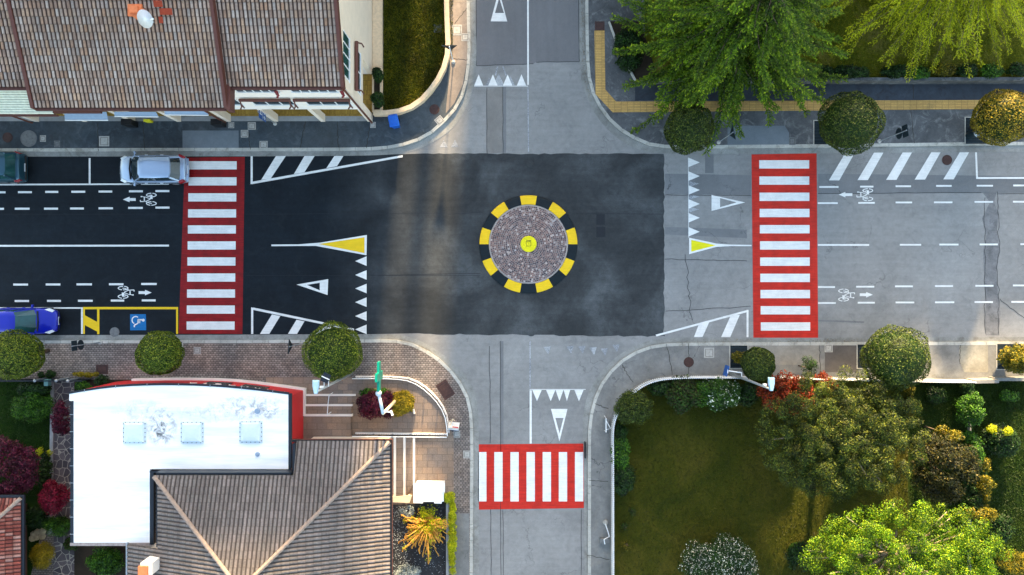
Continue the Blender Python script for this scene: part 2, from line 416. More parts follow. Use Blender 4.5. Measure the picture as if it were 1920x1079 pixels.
g.sheet(px([(943.5, 162), (949, 162), (949, 287), (943.5, 287)]), Z1)
g.sheet(px([(912, 170), (942, 162), (942, 287), (912, 287)]), Z1, 2)
g.sheet(px([(938, 640), (944, 640), (944, 832), (938, 832)]), Z1)
g.sheet(px([(1247, 326), (1408, 329), (1408, 366), (1247, 364)]), Z1)
g.sheet(px([(1322, 290), (1338, 290), (1338, 325), (1322, 325)]), Z1)
g.sheet(px([(1247, 426), (1400, 431), (1400, 447), (1247, 440)]), Z1, 1)
g.sheet(px([(1534, 326), (2100, 333), (2100, 361), (1534, 364)]), Z1)
g.sheet(px([(1534, 600), (1620, 603), (1620, 606), (1534, 603)]), Z1, 1)
M['bandw'] = ground_mat('warm_band', lin(128, 125, 121), .2, .15)
struct('road_surface', g, ['trench', 'trench', 'bandw'], 'darker trench repairs in the old asphalt')
g = MB(); pts = [(1843, 362), (1856, 380), (1841, 410), (1850, 440), (1843, 470), (1846, 520), (1849, 560), (1846, 600), (1848, 629)]
pr = [(1872, 629), (1876, 590), (1871, 550), (1868, 510), (1874, 470), (1869, 430), (1872, 400), (1864, 380), (1868, 362)]
g.sheet(px(pts+pr), Z1); struct('road_surface', g, 'trenchd', 'rough broken trench crossing the right street')
# bitumen seams and cracks
g = MB()
def wob(x0, y0, x1, y1, n=14, a=1.5, w=.03, mi=0, z=Z2):
    p = [(x0+(x1-x0)*i/n+random.uniform(-a, a), y0+(y1-y0)*i/n+random.uniform(-a, a)) for i in range(n+1)]
    stroke(g, px(p), w, z, mi)
for q in ((913, 165, 913, 288, 10, .5), (943, 160, 943, 288, 8, .4), (938, 640, 939, 1079, 12, .5), (918, 650, 919, 832, 8, 1.2), (1000, 120, 893, 124, 6, .5), (1005, 117, 1086, 116, 6, .5),
          (1534, 364, 1840, 361, 20, .8), (1870, 364, 2050, 362, 10, 1), (1247, 366, 1409, 367, 10, .5), (1285, 480, 1296, 600, 14, 3), (1247, 585, 1409, 575, 12, 1.5), (1247, 486, 1400, 490, 12, 1),
          (920, 956, 921, 1079, 10, .6), (1090, 956, 1090, 1079, 10, .6), (1869, 362, 1874, 480, 14, 2.5), (1870, 480, 1874, 628, 14, 2.5), (1846, 370, 1847, 628, 20, 2), (1874, 560, 1920, 598, 9, 1.5), (943, 956, 944, 1079, 10, .4), (1085, 0, 1086, 116, 8, .3), (893, 0, 893, 123, 8, .3)):
    wob(*q)
struct('road_surface', g, 'seam', 'thin dark seams and cracks in the asphalt')
g = MB()
for q in ((840, 402, 905, 398, 8, .3, .025), (460, 402, 840, 400, 8, .2, .02), (460, 517, 900, 517, 8, .2, .02), (1080, 400, 1243, 402, 8, .3, .02), (0, 402, 335, 402, 8, .2, .02), (690, 517, 900, 513, 6, .3, .025)):
    wob(*q)
g.sheet(px([(1118, 402), (1134, 402), (1134, 422), (1118, 422)]), Z2); g.sheet(px([(1118, 426), (1135, 426), (1135, 445), (1118, 445)]), Z2)
struct('road_surface', g, plain('paver_joint', lin(30, 34, 40), .8), 'paver joints in the fresh asphalt')

# ------------------------------------------------------------ kerbs, gutters, pavements
FAR = 2100
C_NW = smoothp([(-FAR, 286), (-400, 286), (400, 284), (640, 284), (722, 282), (762, 274), (802, 259), (831, 234), (857, 207), (874, 172), (881, 129), (883, 86), (881, 40), (880, -100), (880, -1200)])
G_NW = smoothp([(-FAR, 294), (-400, 294), (400, 294), (640, 293), (739, 291), (775, 284), (812, 268), (848, 244), (874, 207), (890, 161), (894, 100), (892, 50), (891, -100), (891, -1200)])
C_NE = smoothp([(1097, -1200), (1097, -100), (1097, 20), (1098, 86), (1100, 144), (1110, 181), (1132, 218), (1160, 246), (1195, 266), (1224, 277), (1262, 279), (1330, 279), (1560, 277), (1920, 272), (3000, 270), (4000, 270)])
G_NE = smoothp([(1086, -1200), (1086, -100), (1086, 20), (1086, 115), (1091, 161), (1106, 198), (1126, 230), (1155, 259), (1189, 279), (1221, 287), (1262, 289), (1330, 289), (1560, 288), (1920, 285), (3000, 284), (4000, 284)])
C_SW = smoothp([(-FAR, 639), (-400, 639), (500, 638), (680, 637), (741, 636), (769, 641), (801, 656), (836, 681), (861, 710), (878, 740), (886, 768), (888, 832), (887, 960), (886, 1200), (886, 2300)])
G_SW = smoothp([(-FAR, 630), (-400, 630), (500, 628), (680, 627), (750, 627), (785, 637), (820, 656), (854, 684), (880, 712), (893, 742), (897, 772), (898, 832), (898, 960), (898, 1200), (898, 2300)])
C_SE = smoothp([(1102, 2300), (1102, 1200), (1102, 860), (1102, 797), (1108, 764), (1119, 730), (1135, 704), (1159, 677.5), (1190, 658), (1219, 647.5), (1255, 643), (1320, 642.5), (1500, 642), (1920, 641), (3000, 641), (4000, 641)])
G_SE = smoothp([(1095, 2300), (1095, 1200), (1095, 860), (1092, 797), (1097, 754), (1109, 721), (1131, 692), (1159, 665.5), (1195, 646), (1231, 636), (1267, 633), (1320, 633), (1500, 634), (1920, 632), (3000, 632), (4000, 632)])
def corner(C, G, sgn, far, matw, labels):
    c = px(C); gq = px(G)
    a = resample(c, 260); b = resample(gq, 260)
    # gutter follows the kerb: nearest pairing by arc fraction
    m = MB()
    for i in range(259):
        m.add([(*a[i], Z3), (*a[i+1], Z3), (*b[i+1], Z3), (*b[i], Z3)], [(0, 1, 2, 3) if sgn > 0 else (3, 2, 1, 0)])
    struct('road_gutter_strip', m, 'gutter', labels[1])
    m = MB(); rr = resample(c, step=1.0)
    ribbon(m, rr, 0, sgn*.19, .0, .125, 0, .012)
    struct('kerb', m, 'kerb', labels[0])
    m = MB(); inner = offset(resample(c, 200), sgn*.185)
    m.prism(inner + px(far), .001, .12)
    return struct('pavement', m, matw, labels[2])
corner(C_NW, G_NW, 1, [(-FAR, -1200)], 'walk_nw', ('pale kerb of the upper left corner', 'concrete gutter at the upper left corner', 'dark asphalt pavement before the arcaded houses'))
corner(C_NE, G_NE, 1, [(4000, -1200)], 'walk_ne', ('worn kerb of the upper right corner', 'concrete gutter at the upper right corner', 'mottled grey pavement under the clipped trees'))
corner(C_SW, G_SW, -1, [(-FAR, 2300)], 'brick', ('pale kerb of the lower left corner', 'concrete gutter at the lower left corner', 'brick paved pavement round the pharmacy corner'))
corner(C_SE, G_SE, -1, [(4000, 2300)], 'walk_se', ('weedy kerb of the lower right corner', 'concrete gutter at the lower right corner', 'grey concrete pavement round the garden corner'))
ZP = .124
def pave(name, pts, mat, z=ZP, label=None): m = MB(); m.sheet(px(pts), z); return struct(name, m, mat, label)
pave('pavement_surface', [(344, 246), (449, 246), (449, 281), (344, 281)], 'lightpatch', label='pale concrete repair in the dark pavement')
pave('pavement_surface', [(838, -900), (876, -900), (877, 60), (877, 110), (868, 160), (852, 195), (836, 214), (838, 190), (845, 130), (838, 60)], 'walk_n', label='warm grey concrete beside the garden wall')
pave('pavement_surface', [(1363, 237), (1470, 237), (1478, 250), (1478, 273), (1363, 274)], 'lightpatch', label='pale repair in the mottled pavement')
pave('pavement_surface', [(1190, 160), (2600, 159), (2600, 187), (1190, 190)], ground_mat('wet_strip', lin(60, 66, 74), .15, .25, stain=lin(44, 36, 32), stain_amt=.5), label='dark strip between the wall and the tactile path')
pave('pavement_surface', [(1114, 59), (1133, 59), (1134.5, 169.5), (1154.6, 192), (1840, 189), (2600, 187), (2600, 204), (1840, 206), (1148, 212), (1116, 178)], 'tactile', Z3+ZP, 'sandy yellow tactile guide path')
pave('pavement_surface', [(848, 962), (880, 962), (879, 2000), (848, 2000)], 'walk_se', label='plain grey pavement below the brick paving')
pave('pavement_surface', [(1400, 646), (1535, 646), (1535, 684), (1400, 684)], ground_mat('pv1', lin(140, 136, 128), .2, .25), label='lighter pavement bay beside the crossing')
pave('pavement_surface', [(1545, 648), (1606, 648), (1606, 698), (1545, 698)], ground_mat('pv2', lin(92, 88, 86), .2, .2), label='darker pavement bay')
pave('pavement_surface', [(1796, 648), (1850, 646), (1850, 698), (1806, 698), (1797, 680)], ground_mat('pv3', lin(142, 138, 126), .2, .35), label='pale stained pavement bay')
g = MB()
def wobp(x0, y0, x1, y1, n=10, a=1.2, w=.03):
    p = [(x0+(x1-x0)*i/n+random.uniform(-a, a), y0+(y1-y0)*i/n+random.uniform(-a, a)) for i in range(n+1)]
    stroke(g, px(p), w, ZP+.004)
for q in ((573, 228, 565, 278), (633, 228, 636, 278), (694, 238, 688, 278), (468, 248, 470, 282), (270, 232, 274, 283), (185, 232, 187, 283), (846, 55, 876, 18), (850, 112, 876, 114),
          (1250, 650, 1260, 703), (1165, 684, 1186, 716), (1116, 757, 1140, 766), (1290, 644, 1291, 700), (1368, 646, 1368, 690), (1535, 646, 1536, 698), (1608, 648, 1608, 700), (1705, 196, 1712, 270, 10, .6), (1101, 1040, 1142, 1048),
          (1798, 648, 1797, 682), (1710, 160, 1711, 187, 5, .4), (1104, 900, 1140, 902, 8, .4), (1108, 690, 1146, 1000, 0+1, 0, .0001)):
    wobp(*q)
struct('pavement_surface', g, 'joint', 'dark cracks and joints in the pavements')

# lawns and beds
def lawn(pts, mat, z=.14, label=None): m = MB(); m.prism(px(pts), .1, z); return struct('lawn', m, mat, label)
lawn([(720, -1100), (834, -1100), (834, 40), (838, 95), (833, 118), (820, 150), (800, 180), (780, 198), (757, 209), (735, 213), (720, 213)], 'lawn_nw', label='long dry lawn beside the corner house')
lawn([(1190, -1100), (2600, -1100), (2600, 149), (1536, 150), (1210, 150)], 'lawn_ne', label='patchy lawn behind the cedar')
lawn([(1141, 42), (1200, 42), (1230, 140), (1210, 153), (1190, 152), (1172, 128), (1157, 88)], 'soil', .15, 'planted bed under the cedar')
lawn([(1149, 2000), (1149, 800), (1155, 770), (1172, 742), (1200, 720), (1240, 708), (1300, 706), (1700, 712), (1700, 2000)], 'lawn_se', label='dark brown green garden lawn')
lawn([(1700.5, 713), (2700, 716), (2700, 2000), (1700.5, 2000)], 'lawn_e', label='green lawn of the right hand garden')
lawn([(-600, 716), (100, 716), (98, 860), (96, 930), (60, 1079), (60, 1600), (-600, 1600)], 'lawn_sw', label='deep green lawn beside the crazy paved path')
m = MB(); m.prism(px([(106, 712), (142, 712), (142, 1600), (95, 1600), (104, 1000), (104, 860)]), .1, .15); struct('path', m, 'crazy', 'crazy paved garden path')
m = MB(); m.prism(px([(142, 712), (260, 712), (260, 1600), (142, 1600)]), .1, .145); struct('ground_bed', m, 'soil', 'planting bed along the white building')
m = MB(); m.prism(px([(99, 716), (105, 716), (103, 860), (100, 1000), (93, 1000), (97, 860)]), .1, .22); struct('path_kerb', m, 'stone', 'pale stone edge of the garden path')
m = MB()
m.sheet(px([(500, 707), (662, 707), (668, 706), (750, 705), (770, 709), (792, 719), (817, 741), (834, 766), (842, 795), (851, 818), (851, 928), (846, 1000), (560, 1000), (560, 740), (500, 720)]), ZP)
struct('pavement_surface', m, 'court', 'beige tiled forecourt of the pharmacy')
# raised step platforms of the forecourt
def platform(pts, z, nm='forecourt_slab'): m = MB(); m.prism(px(pts), .12, z); return struct(nm, m, 'court')
platform([(574, 741), (662, 741), (662, 759), (574, 759)], .20); platform([(574, 759), (661, 759), (661, 777), (574, 777)], .28)
platform([(560, 777), (660, 777), (660, 816), (560, 828)], .36)
platform([(560, 828), (660, 816), (742, 816), (742, 932), (560, 932)], .362)
platform([(742, 818), (759.5, 818), (759.5, 930), (742, 930)], .28); platform([(759.5, 818), (777, 818), (777, 908), (759.5, 930)], .20)
def steps(label, bars, rail=None):
    t = thing('entrance_steps', label, 'steps', P(*bars[0][:2]), 'white edged steps of the forecourt')
    for (x0, y0, x1, y1, z) in bars:
        m = MB(); a, b = P2(x0, y0), P2(x1, y1); m.box(min(a[0], b[0]), min(a[1], b[1]), .12, max(a[0], b[0]), max(a[1], b[1]), z); m.build('step_edge', 'stuccow', t)
    if rail:
        m = MB(); m.tube(rail, .025, 6); m.tube([(rail[0][0], rail[0][1], .2), rail[0]], .02, 6); m.tube([(rail[-1][0], rail[-1][1], .3), rail[-1]], .02, 6); m.build('handrail', 'whitem', t)
steps('flight of white edged steps beside the red wall, with a thin middle handrail', [(575, 738.5, 668, 742, .22), (575, 757, 663, 760.5, .30), (573, 775, 663, 779, .38)], [P(617, 741, 1.1), P(615, 758, 1.15), P(613.5, 778, 1.2)])
steps('three long white step edges running down below the straight railing', [(740, 818, 744, 930, .38), (757.5, 818, 761.5, 930, .30), (775, 818, 779, 908, .22)])

# planter gravel
m = MB(); m.prism(px([(734, 946), (838, 940), (838, 1600), (734, 1600)]), .1, .16); struct('ground_bed', m, 'gravelmat', 'dark gravel bed beside the tiled roof')
# white chippings: one mass nobody could count
n = 1500; cx = rng.uniform(734, 837, n); cy = rng.uniform(948, 1085, n); m = MB()
keep = 0
for a, b in zip(cx, cy):
    if (a > 765 and random.random() < .75): continue
    x, y = P2(a, b); r = random.uniform(.012, .03)
    m.add([(x-r, y, .165), (x, y-r*.8, .165), (x+r, y+.2*r, .165), (x, y+r, .165), (x, y, .165+r)], [(0, 1, 4), (1, 2, 4), (2, 3, 4), (3, 0, 4)])
tag(m.build('gravel', plain('chippings', lin(176, 184, 192), .7, var=.3)), 'pale stone chippings scattered over the dark bed', None, None, 'stuff')

# ------------------------------------------------------------ markings
def marking(label, fn, mats='white', name='road_marking', z=Z3):
    m = MB(); fn(m); return struct(name, m, mats, label)
def crossing(label, red, stripes, matr):
    m = MB(); m.sheet(px(red), Z2)
    for s in stripes: m.sheet(px(s), Z3, 1)
    struct('road_zebra_marking', m, [matr, 'white'], label)
ys = [310.5+30.04*i for i in range(11)]
crossing('dark red zebra crossing of the left street', [(347, 296), (459, 294.5), (454.5, 626.5), (335, 626)],
         [[(354-4*i/10, y-7.7), (444-4*i/10, y-7.7), (444-4*i/10, y+7.7), (354-4*i/10, y+7.7)] for i, y in enumerate(ys)], 'redpaint')
ys = [308.7+30.39*i for i in range(11)]
crossing('bright red zebra crossing of the right street', [(1409, 290), (1531, 288), (1534, 638.5), (1412.5, 639.5)],
         [[(1423.4+3*i/10, y-7.8), (1517+2*i/10, y-7.8), (1517+2*i/10, y+7.8), (1423.4+3*i/10, y+7.8)] for i, y in enumerate(ys)], 'redpaint2')
crossing('bright red zebra crossing of the bottom street', [(889.6, 833.6), (1095.6, 832), (1095.6, 953), (889.5, 956)],
         [[(x, 848), (x+15.6, 848), (x+15.6, 940.5), (x, 940.5)] for x in [896.5+30.25*i for i in range(7)]], 'redpaint2')
def polys(*ps):
    def f(m):
        for i, p in enumerate(ps): m.sheet(px(p), Z3+.0004*(i % 4))
    return f
marking('hatched triangle below the arcade, narrowing to the right', polys([(470, 293), (474, 293), (474, 345.7), (470, 345.7)], [(474, 341), (755, 291.3), (755, 295.3), (474, 345.5)],
        [(517.5, 293), (536, 293), (508, 335), (490, 337.5)], [(571, 293), (590, 293), (571, 323.5), (551, 327)], [(627, 293), (644, 293), (632, 312), (612, 315.8)]))
marking('hatched triangle above the round clipped tree', polys([(471, 576.5), (475, 577.5), (475, 626.5), (471, 626.5)], [(475, 577), (664, 616.6), (664, 620.6), (475, 581.5)],
        [(510, 590), (525.6, 593), (505, 626.5), (487.6, 626.5)], [(556, 600), (571, 603), (557, 626.5), (540, 626.5)], [(604, 610), (622, 614), (610, 626.5), (592, 626.5)]))
marking('yellow and white splitter wedge pointing left', lambda m: (m.sheet(px([(509, 459), (560, 458.6), (600, 455.5), (688, 441), (687.3, 479), (592, 461.5), (560, 461.6), (509, 462)]), Z3), m.sheet(px([(598, 458), (683.5, 445.3), (683.5, 475)]), Z4, 1)), ['white', 'yellowpaint'])
marking('yellow and white splitter wedge pointing right', lambda m: (m.sheet(px([(1292, 446), (1343, 457), (1370, 459), (1409, 459.6), (1409, 462), (1370, 461.9), (1343, 463.5), (1292, 477)]), Z3), m.sheet(px([(1296, 450.3), (1342, 460.4), (1296, 472.3)]), Z4, 1)), ['white', 'limepaint'])
marking('row of give way teeth facing the left street', polys(*[[(687.5, y-9), (687.5, y+9), (666, y)] for y in (490, 516, 541.4, 567, 593, 618)]))
marking('row of give way teeth facing the right street', polys(*[[(1290.6, y-9), (1290.6, y+9), (1312, y)] for y in (305, 330.7, 356.7, 382.8, 408.8, 435)], [(1290, 296), (1290.8, 296), (1291.6, 446), (1290.8, 446)]))
marking('row of give way teeth at the top street', polys(*[[(a, 161), (b, 161), ((a+b)/2, 140)] for a, b in ((889, 906), (915.5, 933), (943, 960.6), (969, 986.5))], [(986.6, -900), (991, -900), (991.6, 159.5), (988.6, 159.5)], [(889, 161.4), (990, 161.4), (990, 162.6), (889, 162.6)]))
marking('worn older teeth and arrow at the top street', lambda m: (m.sheet(px([(924, 161), (946, 161), (935, 139)]), Z2), m.sheet(px([(911, 161), (925, 161), (917, 145)]), Z2), m.sheet(px([(952, 161), (966, 161), (957, 143)]), Z2),
        stroke(m, px([(933, 125), (929, 142)]), .09, Z2), stroke(m, px([(943, 125), (949, 142)]), .09, Z2), stroke(m, px([(990, 163), (991, 285)]), .07, Z2)), 'whiteold')
marking('row of give way teeth at the bottom street', polys(*[[(a, 731.5), (b, 731.5), ((a+b)/2, 752.5)] for a, b in ((998, 1015.7), (1024, 1041.2), (1041.6, 1056.4), (1056.8, 1069), (1077, 1094))], [(993, 729.8), (1098, 729.8), (1098, 731), (993, 731)], [(993, 732), (997, 732), (997, 832), (993, 832)]))
marking('faint old teeth near the bottom street mouth', lambda m: ([m.sheet(px([(x-7, 650+d), (x+7, 649+d), (x+2, 664+d)]), Z2) for x, d in ((1069, 0), (1091, 0), (1112, 2), (1133, 4), (1155, -3), (1026, 1))], stroke(m, px([(994, 640), (994, 728)]), .08, Z2)), 'whiteold')
marking('faint old teeth by the top left kerb', lambda m: [m.sheet(px([(x-7, 276), (x+7, 276), (x, 262)]), Z2) for x in (832, 853)], 'whiteold')
marking('faint older teeth between the new ones', lambda m: [m.sheet(px([(1292, y-6), (1292, y+5), (1311, y-1)]), Z2) for y in (346, 370, 394)], 'whiteold')
def tri(o, h):
    def f(m):
        for i in range(3): m.sheet(px([o[i], o[(i+1) % 3], h[(i+1) % 3], h[i]]), Z3)
    return f
marking('give way triangle on the left street', tri([(556, 534), (615.5, 523.7), (614.4, 553.6)], [(575.6, 534.5), (599.6, 530.7), (599.6, 544.8)]))
marking('give way triangle on the right street', tri([(1397, 380), (1334, 366), (1334, 396)], [(1381, 380), (1350, 371.8), (1350, 389)]))
marking('give way triangle at the top of the photo', tri([(935.5, -19), (920, 40.5), (951, 40.8)], [(936, -3), (928, 25), (945, 25)]))
marking('give way triangle above the bottom crossing', tri([(1049, 828), (1033, 767), (1064, 767)], [(1049, 813), (1041.4, 784), (1056.5, 784)]))
marking('hatched triangle beside the garden corner', polys([(1399.6, 581.5), (1403.4, 581.5), (1403.4, 632.5), (1399.6, 632.5)], [(1229, 628), (1399.6, 582), (1399.6, 586), (1231, 631.2)],
        [(1370, 592), (1387, 591), (1369, 632.5), (1352, 632.5)], [(1310, 609), (1330, 604), (1317, 632.5), (1301, 632.5)]))
marking('five slanted no parking bars under the clipped trees', polys(*[[(1585+53.6*i, 287-.3*i), (1602.5+53.6*i, 287-.3*i), (1573.5+53.6*i, 338.7-.5*i), (1554+53.6*i, 338.7-.5*i)] for i in range(5)]))
marking('white parking bay corner at the right edge', polys([(1828, 286), (1831.5, 286), (1833.5, 336), (1830, 336)], [(1833.5, 332.5), (2300, 331), (2300, 334.6), (1833.5, 336)]))
def dashes(rows):
    def f(m):
        for y, h, xs in rows:
            for a, b, *yy in xs:
                q = yy[0] if yy else y; m.sheet(px([(a, q-h/2), (b, q-h/2), (b, q+h/2), (a, q+h/2)]), Z3)
    return f
EX = [(4, 106), (222, 292), (406, 486)]
marking('dashed white edge lines of the upper cycle lane, right street', dashes([(350, 3.3, [(1536, 1572, 351), (1612.5, 1637.5, 350.4), (1679, 1708, 349.7), (1755, 1784, 349), (1831, 1861.5, 348.7), (1899.5, 1932, 348.2)]),
        (380, 3.3, [(1533, 1570.6, 381.3), (1609, 1640, 380.8), (1679, 1710, 380), (1751, 1785.6, 379.8), (1827, 1862, 379), (1899, 1935, 378.7)])]))
marking('dashed white edge lines of the lower cycle lane, right street', dashes([(538, 3.3, [(1533.7, 1565.5, 538.6), (1605, 1639, 538), (1678, 1711.5, 537.3), (1753, 1786.7, 536.8), (1828.6, 1862.6, 536.3), (1899, 1935, 535.6)]),
        (568, 3.3, [(1533.7, 1567, 568.6), (1608, 1640, 568), (1679, 1714, 567.5), (1753, 1789, 567.2), (1827, 1861.5, 566.8), (1896, 1935, 566.4)])]))
marking('white centre line of the right street', dashes([(459.7, 3.3, [(1533.4, 1629.5), (1687, 1727, 459.4), (1761, 1797, 459), (1836.6, 1870.5, 458.8), (1913, 1950, 458.3)])]))
marking('white centre line of the left street', lambda m: m.sheet(px([(-900, 461.2), (317, 459.2), (317, 462.6), (-900, 464.5)]), Z3))
marking('white parking bay line along the left street', polys([(-300, 346.5), (30, 345), (317, 344.2), (317, 346.8), (30, 348), (-300, 349)], [(166.5, 297), (170, 297), (170, 344.6), (166.5, 344.6)]))
marking('dashed white edge lines of the upper cycle lane, left street', dashes([(359, 3.8, [(-20, 10.6, 361), (34, 60, 360.8), (85, 109.5, 360.3), (134, 160, 360), (185, 210.6, 359.6), (242, 268, 359.1), (291.6, 317.7, 358.7)]),
        (390, 3.8, [(-20, 7.7, 392), (28, 55.6, 391.8), (82.8, 109, 391.7), (131.7, 157.4, 391.4), (185, 212, 391), (240.5, 268, 390.3), (291.6, 318, 389.7)])]))
marking('dashed white edge lines of the lower cycle lane, left street', dashes([(533, 3.8, [(25, 52.8, 534), (86, 113.4, 533.8), (143.7, 172.6, 533.6), (204.6, 231.7, 533.4), (265, 294, 532.9)]),
        (564, 3.8, [(27.8, 54.6, 564.8), (88.4, 114.5, 564.6), (146.5, 174, 564.4), (208, 233, 564), (266, 292, 563.7)])]))
BIKE = [  # strokes in 1/21.3 px units round the symbol's centre
 ([(-215+0, -165), ], 0)]
def bike(label, cx, cy, rot):
    c, s = math.cos(rot), math.sin(rot)
    def T(dx, dy): dx /= 21.33; dy /= 21.33; return P2(cx+c*dx-s*dy, cy+s*dx+c*dy)
    def f(m):
        for wy, ry in ((-167, 88), (168, 88)):
            n = 28; o = [T(215*math.cos(2*math.pi*k/n), wy+ry*math.sin(2*math.pi*k/n)) for k in range(n)]
            q = [T(172*math.cos(2*math.pi*k/n), wy+(ry-34)*math.sin(2*math.pi*k/n)) for k in range(n)]
            for k in range(n):
                if k % (n//2) == n//4: continue
                m.sheet([o[k], o[(k+1) % n], q[(k+1) % n], q[k]], Z3)
        z = Z3+.001
        m.sheet([T(-30, -180), T(40, -175), T(55, -10), T(-60, -10)], z)
        for pts, w in (([(-60, -20), (-230, -85), (-330, -95), (-400, -120)], 26), ([(-40, 0), (-215, 85)], 34), ([(-280, -100), (-280, 95)], 44), ([(-220, 80), (-300, 90), (-440, 95), (-440, 30)], 34), ([(-230, 95), (-60, 160), (20, 165)], 30), ([(-400, -130), (-400, -80)], 50), ([(-110, -140), (-20, -170)], 26)):
            stroke(m, [T(*p) for p in pts], w/21.33/30, z+.002)
    struct('road_bicycle_marking', (lambda mm: (f(mm), mm)[1])(MB()), 'white', label)
bike('white bicycle symbol beside the silver car', 284, 374, 0)
bike('white bicycle symbol above the disabled bay', 231, 548.5, math.pi)
bike('white bicycle symbol in the upper lane of the right street', 1627, 365.5, 0)
bike('white bicycle symbol in the lower lane of the right street', 1581.5, 553.7, math.pi)
def arrow(label, tip, end):
    x0, y0 = tip; x1, y1 = end; s = 1 if x1 > x0 else -1; h = x0+s*12.5
    struct('road_arrow_marking', MB().sheet(px([(x0, y0), (h, y0-5.2), (h, y0-2.6), (x1, y0-2.6), (x1, y0+2.6), (h, y0+2.6), (h, y0+5.2)]), Z3), 'white', label)
arrow('white arrow pointing left beside the silver car', (230.7, 374.5), (254.6, 374.5)); arrow('white arrow pointing right above the disabled bay', (284.6, 549), (260, 549))
arrow('white arrow pointing left in the right street', (1572.4, 365.4), (1598, 365.4)); arrow('white arrow pointing right in the right street', (1636.4, 553), (1611.8, 553))
marking('yellow outline of the disabled parking bay', polys([(156, 576), (334, 576), (334, 580.3), (156, 580.3)], [(156, 580.4), (159.3, 580.4), (159.3, 626.5), (156, 626.5)], [(330.4, 580.4), (334, 580.4), (334, 626.5), (330.4, 626.5)], [(182.3, 580.4), (186.5, 580.4), (186.5, 627), (182.3, 627)],
        [(159.4, 591.5), (182.2, 604), (182.2, 622), (159.4, 610)]), 'yellowpaint')
marking('white parking lines left of the disabled bay', polys([(-200, 576.5), (152, 576.5), (152, 579.3), (-200, 579.3)], [(152.1, 576.5), (155.6, 576.5), (155.6, 626.5), (152.1, 626.5)]))
def wheelchair(m):
    m.sheet(px([(244, 589.5), (273.8, 589.5), (274.3, 619.5), (244.3, 619.8)]), Z3, 1)
    C = lambda zx, zy: P2(120+zx/8.727, 560+zy/8.727)
    arc = [C(1175+60*math.cos(a), 355+60*math.sin(a)) for a in [R(-50-d) for d in range(0, 200, 18)]]
    stroke(m, arc, .07, Z4)
    stroke(m, [C(1290, 350), C(1205, 348)], .09, Z4+.003); stroke(m, [C(1215, 350), C(1215, 405), C(1150, 440), C(1155, 470)], .075, Z4+.003); stroke(m, [C(1243, 350), C(1243, 405)], .05, Z4+.003)
    m.sheet([(C(1300, 355)[0]+.09*math.cos(a), C(1300, 355)[1]+.09*math.sin(a)) for a in [k*math.pi/6 for k in range(12)]], Z4+.005)
marking('white wheelchair symbol on a blue square', wheelchair, ['white', 'bluepaint'], 'road_wheelchair_marking')

# ------------------------------------------------------------ roundabout island
cx, cy = P2(990.8, 458.5)
isl = thing('traffic_island', 'small round cobbled traffic island with a black and yellow rim', 'traffic island', (cx, cy, 0))
ro, ri = 92/30, 74.5/30
for k in range(18):
    a0, a1 = R(90-10+20*k), R(90+10+20*k); m = MB(); n = 5
    rows = [(ro, .004), (ro-.03, .07), (ro-.12, .1), (ri+.02, .15), (ri, .15), (ri, .004)]
    vs = [(r*math.cos(a0+(a1-a0)*i/n), r*math.sin(a0+(a1-a0)*i/n), z) for r, z in rows for i in range(n+1)]
    fs = [(j*(n+1)+i, (j+1)*(n+1)+i, (j+1)*(n+1)+i+1, j*(n+1)+i+1)[::-1] for j in range(len(rows)-1) for i in range(n)]
    m.add(vs, fs)
    o = m.build('kerb_segment', 'yellowpaint' if k % 2 == 0 else 'islandblack', isl, base='local')
m = MB(); dome = lambda r: .12+.22*(1-(r/ri)**2)
r = .56
prof = [(ri-.01, .02), (ri-.01, dome(ri)-.02)] + [(q, dome(q)-.02) for q in np.linspace(ri-.05, .3, 8)]
m.lathe(0, 0, prof, 48, 1)
while r < ri-.04:
    nn = int(2*math.pi*r/.118); off = random.random()
    for k in range(nn):
        a = 2*math.pi*(k+off)/nn+random.uniform(-.004, .004); da = math.pi/nn*random.uniform(.72, .88); hr = .048*random.uniform(.82, 1.02); z = dome(r)+random.uniform(-.006, .008)
        q = [(rr*math.cos(b), rr*math.sin(b)) for rr, b in ((r-hr, a-da), (r+hr, a-da), (r+hr, a+da), (r-hr, a+da))]
        m.add([(x, y, z-.03) for x, y in q]+[(x*.997, y*.997, z) for x, y in q], [(4, 5, 6, 7), (0, 1, 5, 4), (1, 2, 6, 5), (2, 3, 7, 6), (3, 0, 4, 7)])
    r += .118
def cobble():
    t = NT('porphyry_setts'); g_ = t.n('ShaderNodeNewGeometry')
    col = t.ramp(g_.outputs['Random Per Island'], [(0, lin(72, 62, 66)), (.3, lin(104, 88, 88)), (.55, lin(124, 100, 94)), (.85, lin(140, 118, 110)), (.97, lin(190, 180, 172))])
    col = t.mix(1, col, t.ramp(t.noise(t.pos(), .9, 3, .6), [(.3, (.9, .95, 1.05, 1)), (.7, (1.2, 1.0, .92, 1))]), 'MULTIPLY')
    return t.fin(col, .75)
m.build('cobbles', [cobble(), plain('sett_mortar', lin(178, 168, 160), .9)], isl, base='local')
m = MB(); m.lathe(0, 0, [(.5, .3), (.5, .36), (.46, .385), (0.01, .4)], 36); dsc = m.build('centre_disc', 'limepaint', isl, base='local')
m = MB()
for sx, sy, w, h in ((0, .14, .3, .012), (0, -.14, .3, .012), (-.14, 0, .012, .27), (.14, 0, .012, .27), (0, 0, .03, .03)): m.cbox(sx, sy, .412, w, h, .012)
m.cbox(0, .2, .412, .3, .03, .012)
m.build('hatch', 'brassdark', dsc, base='local')

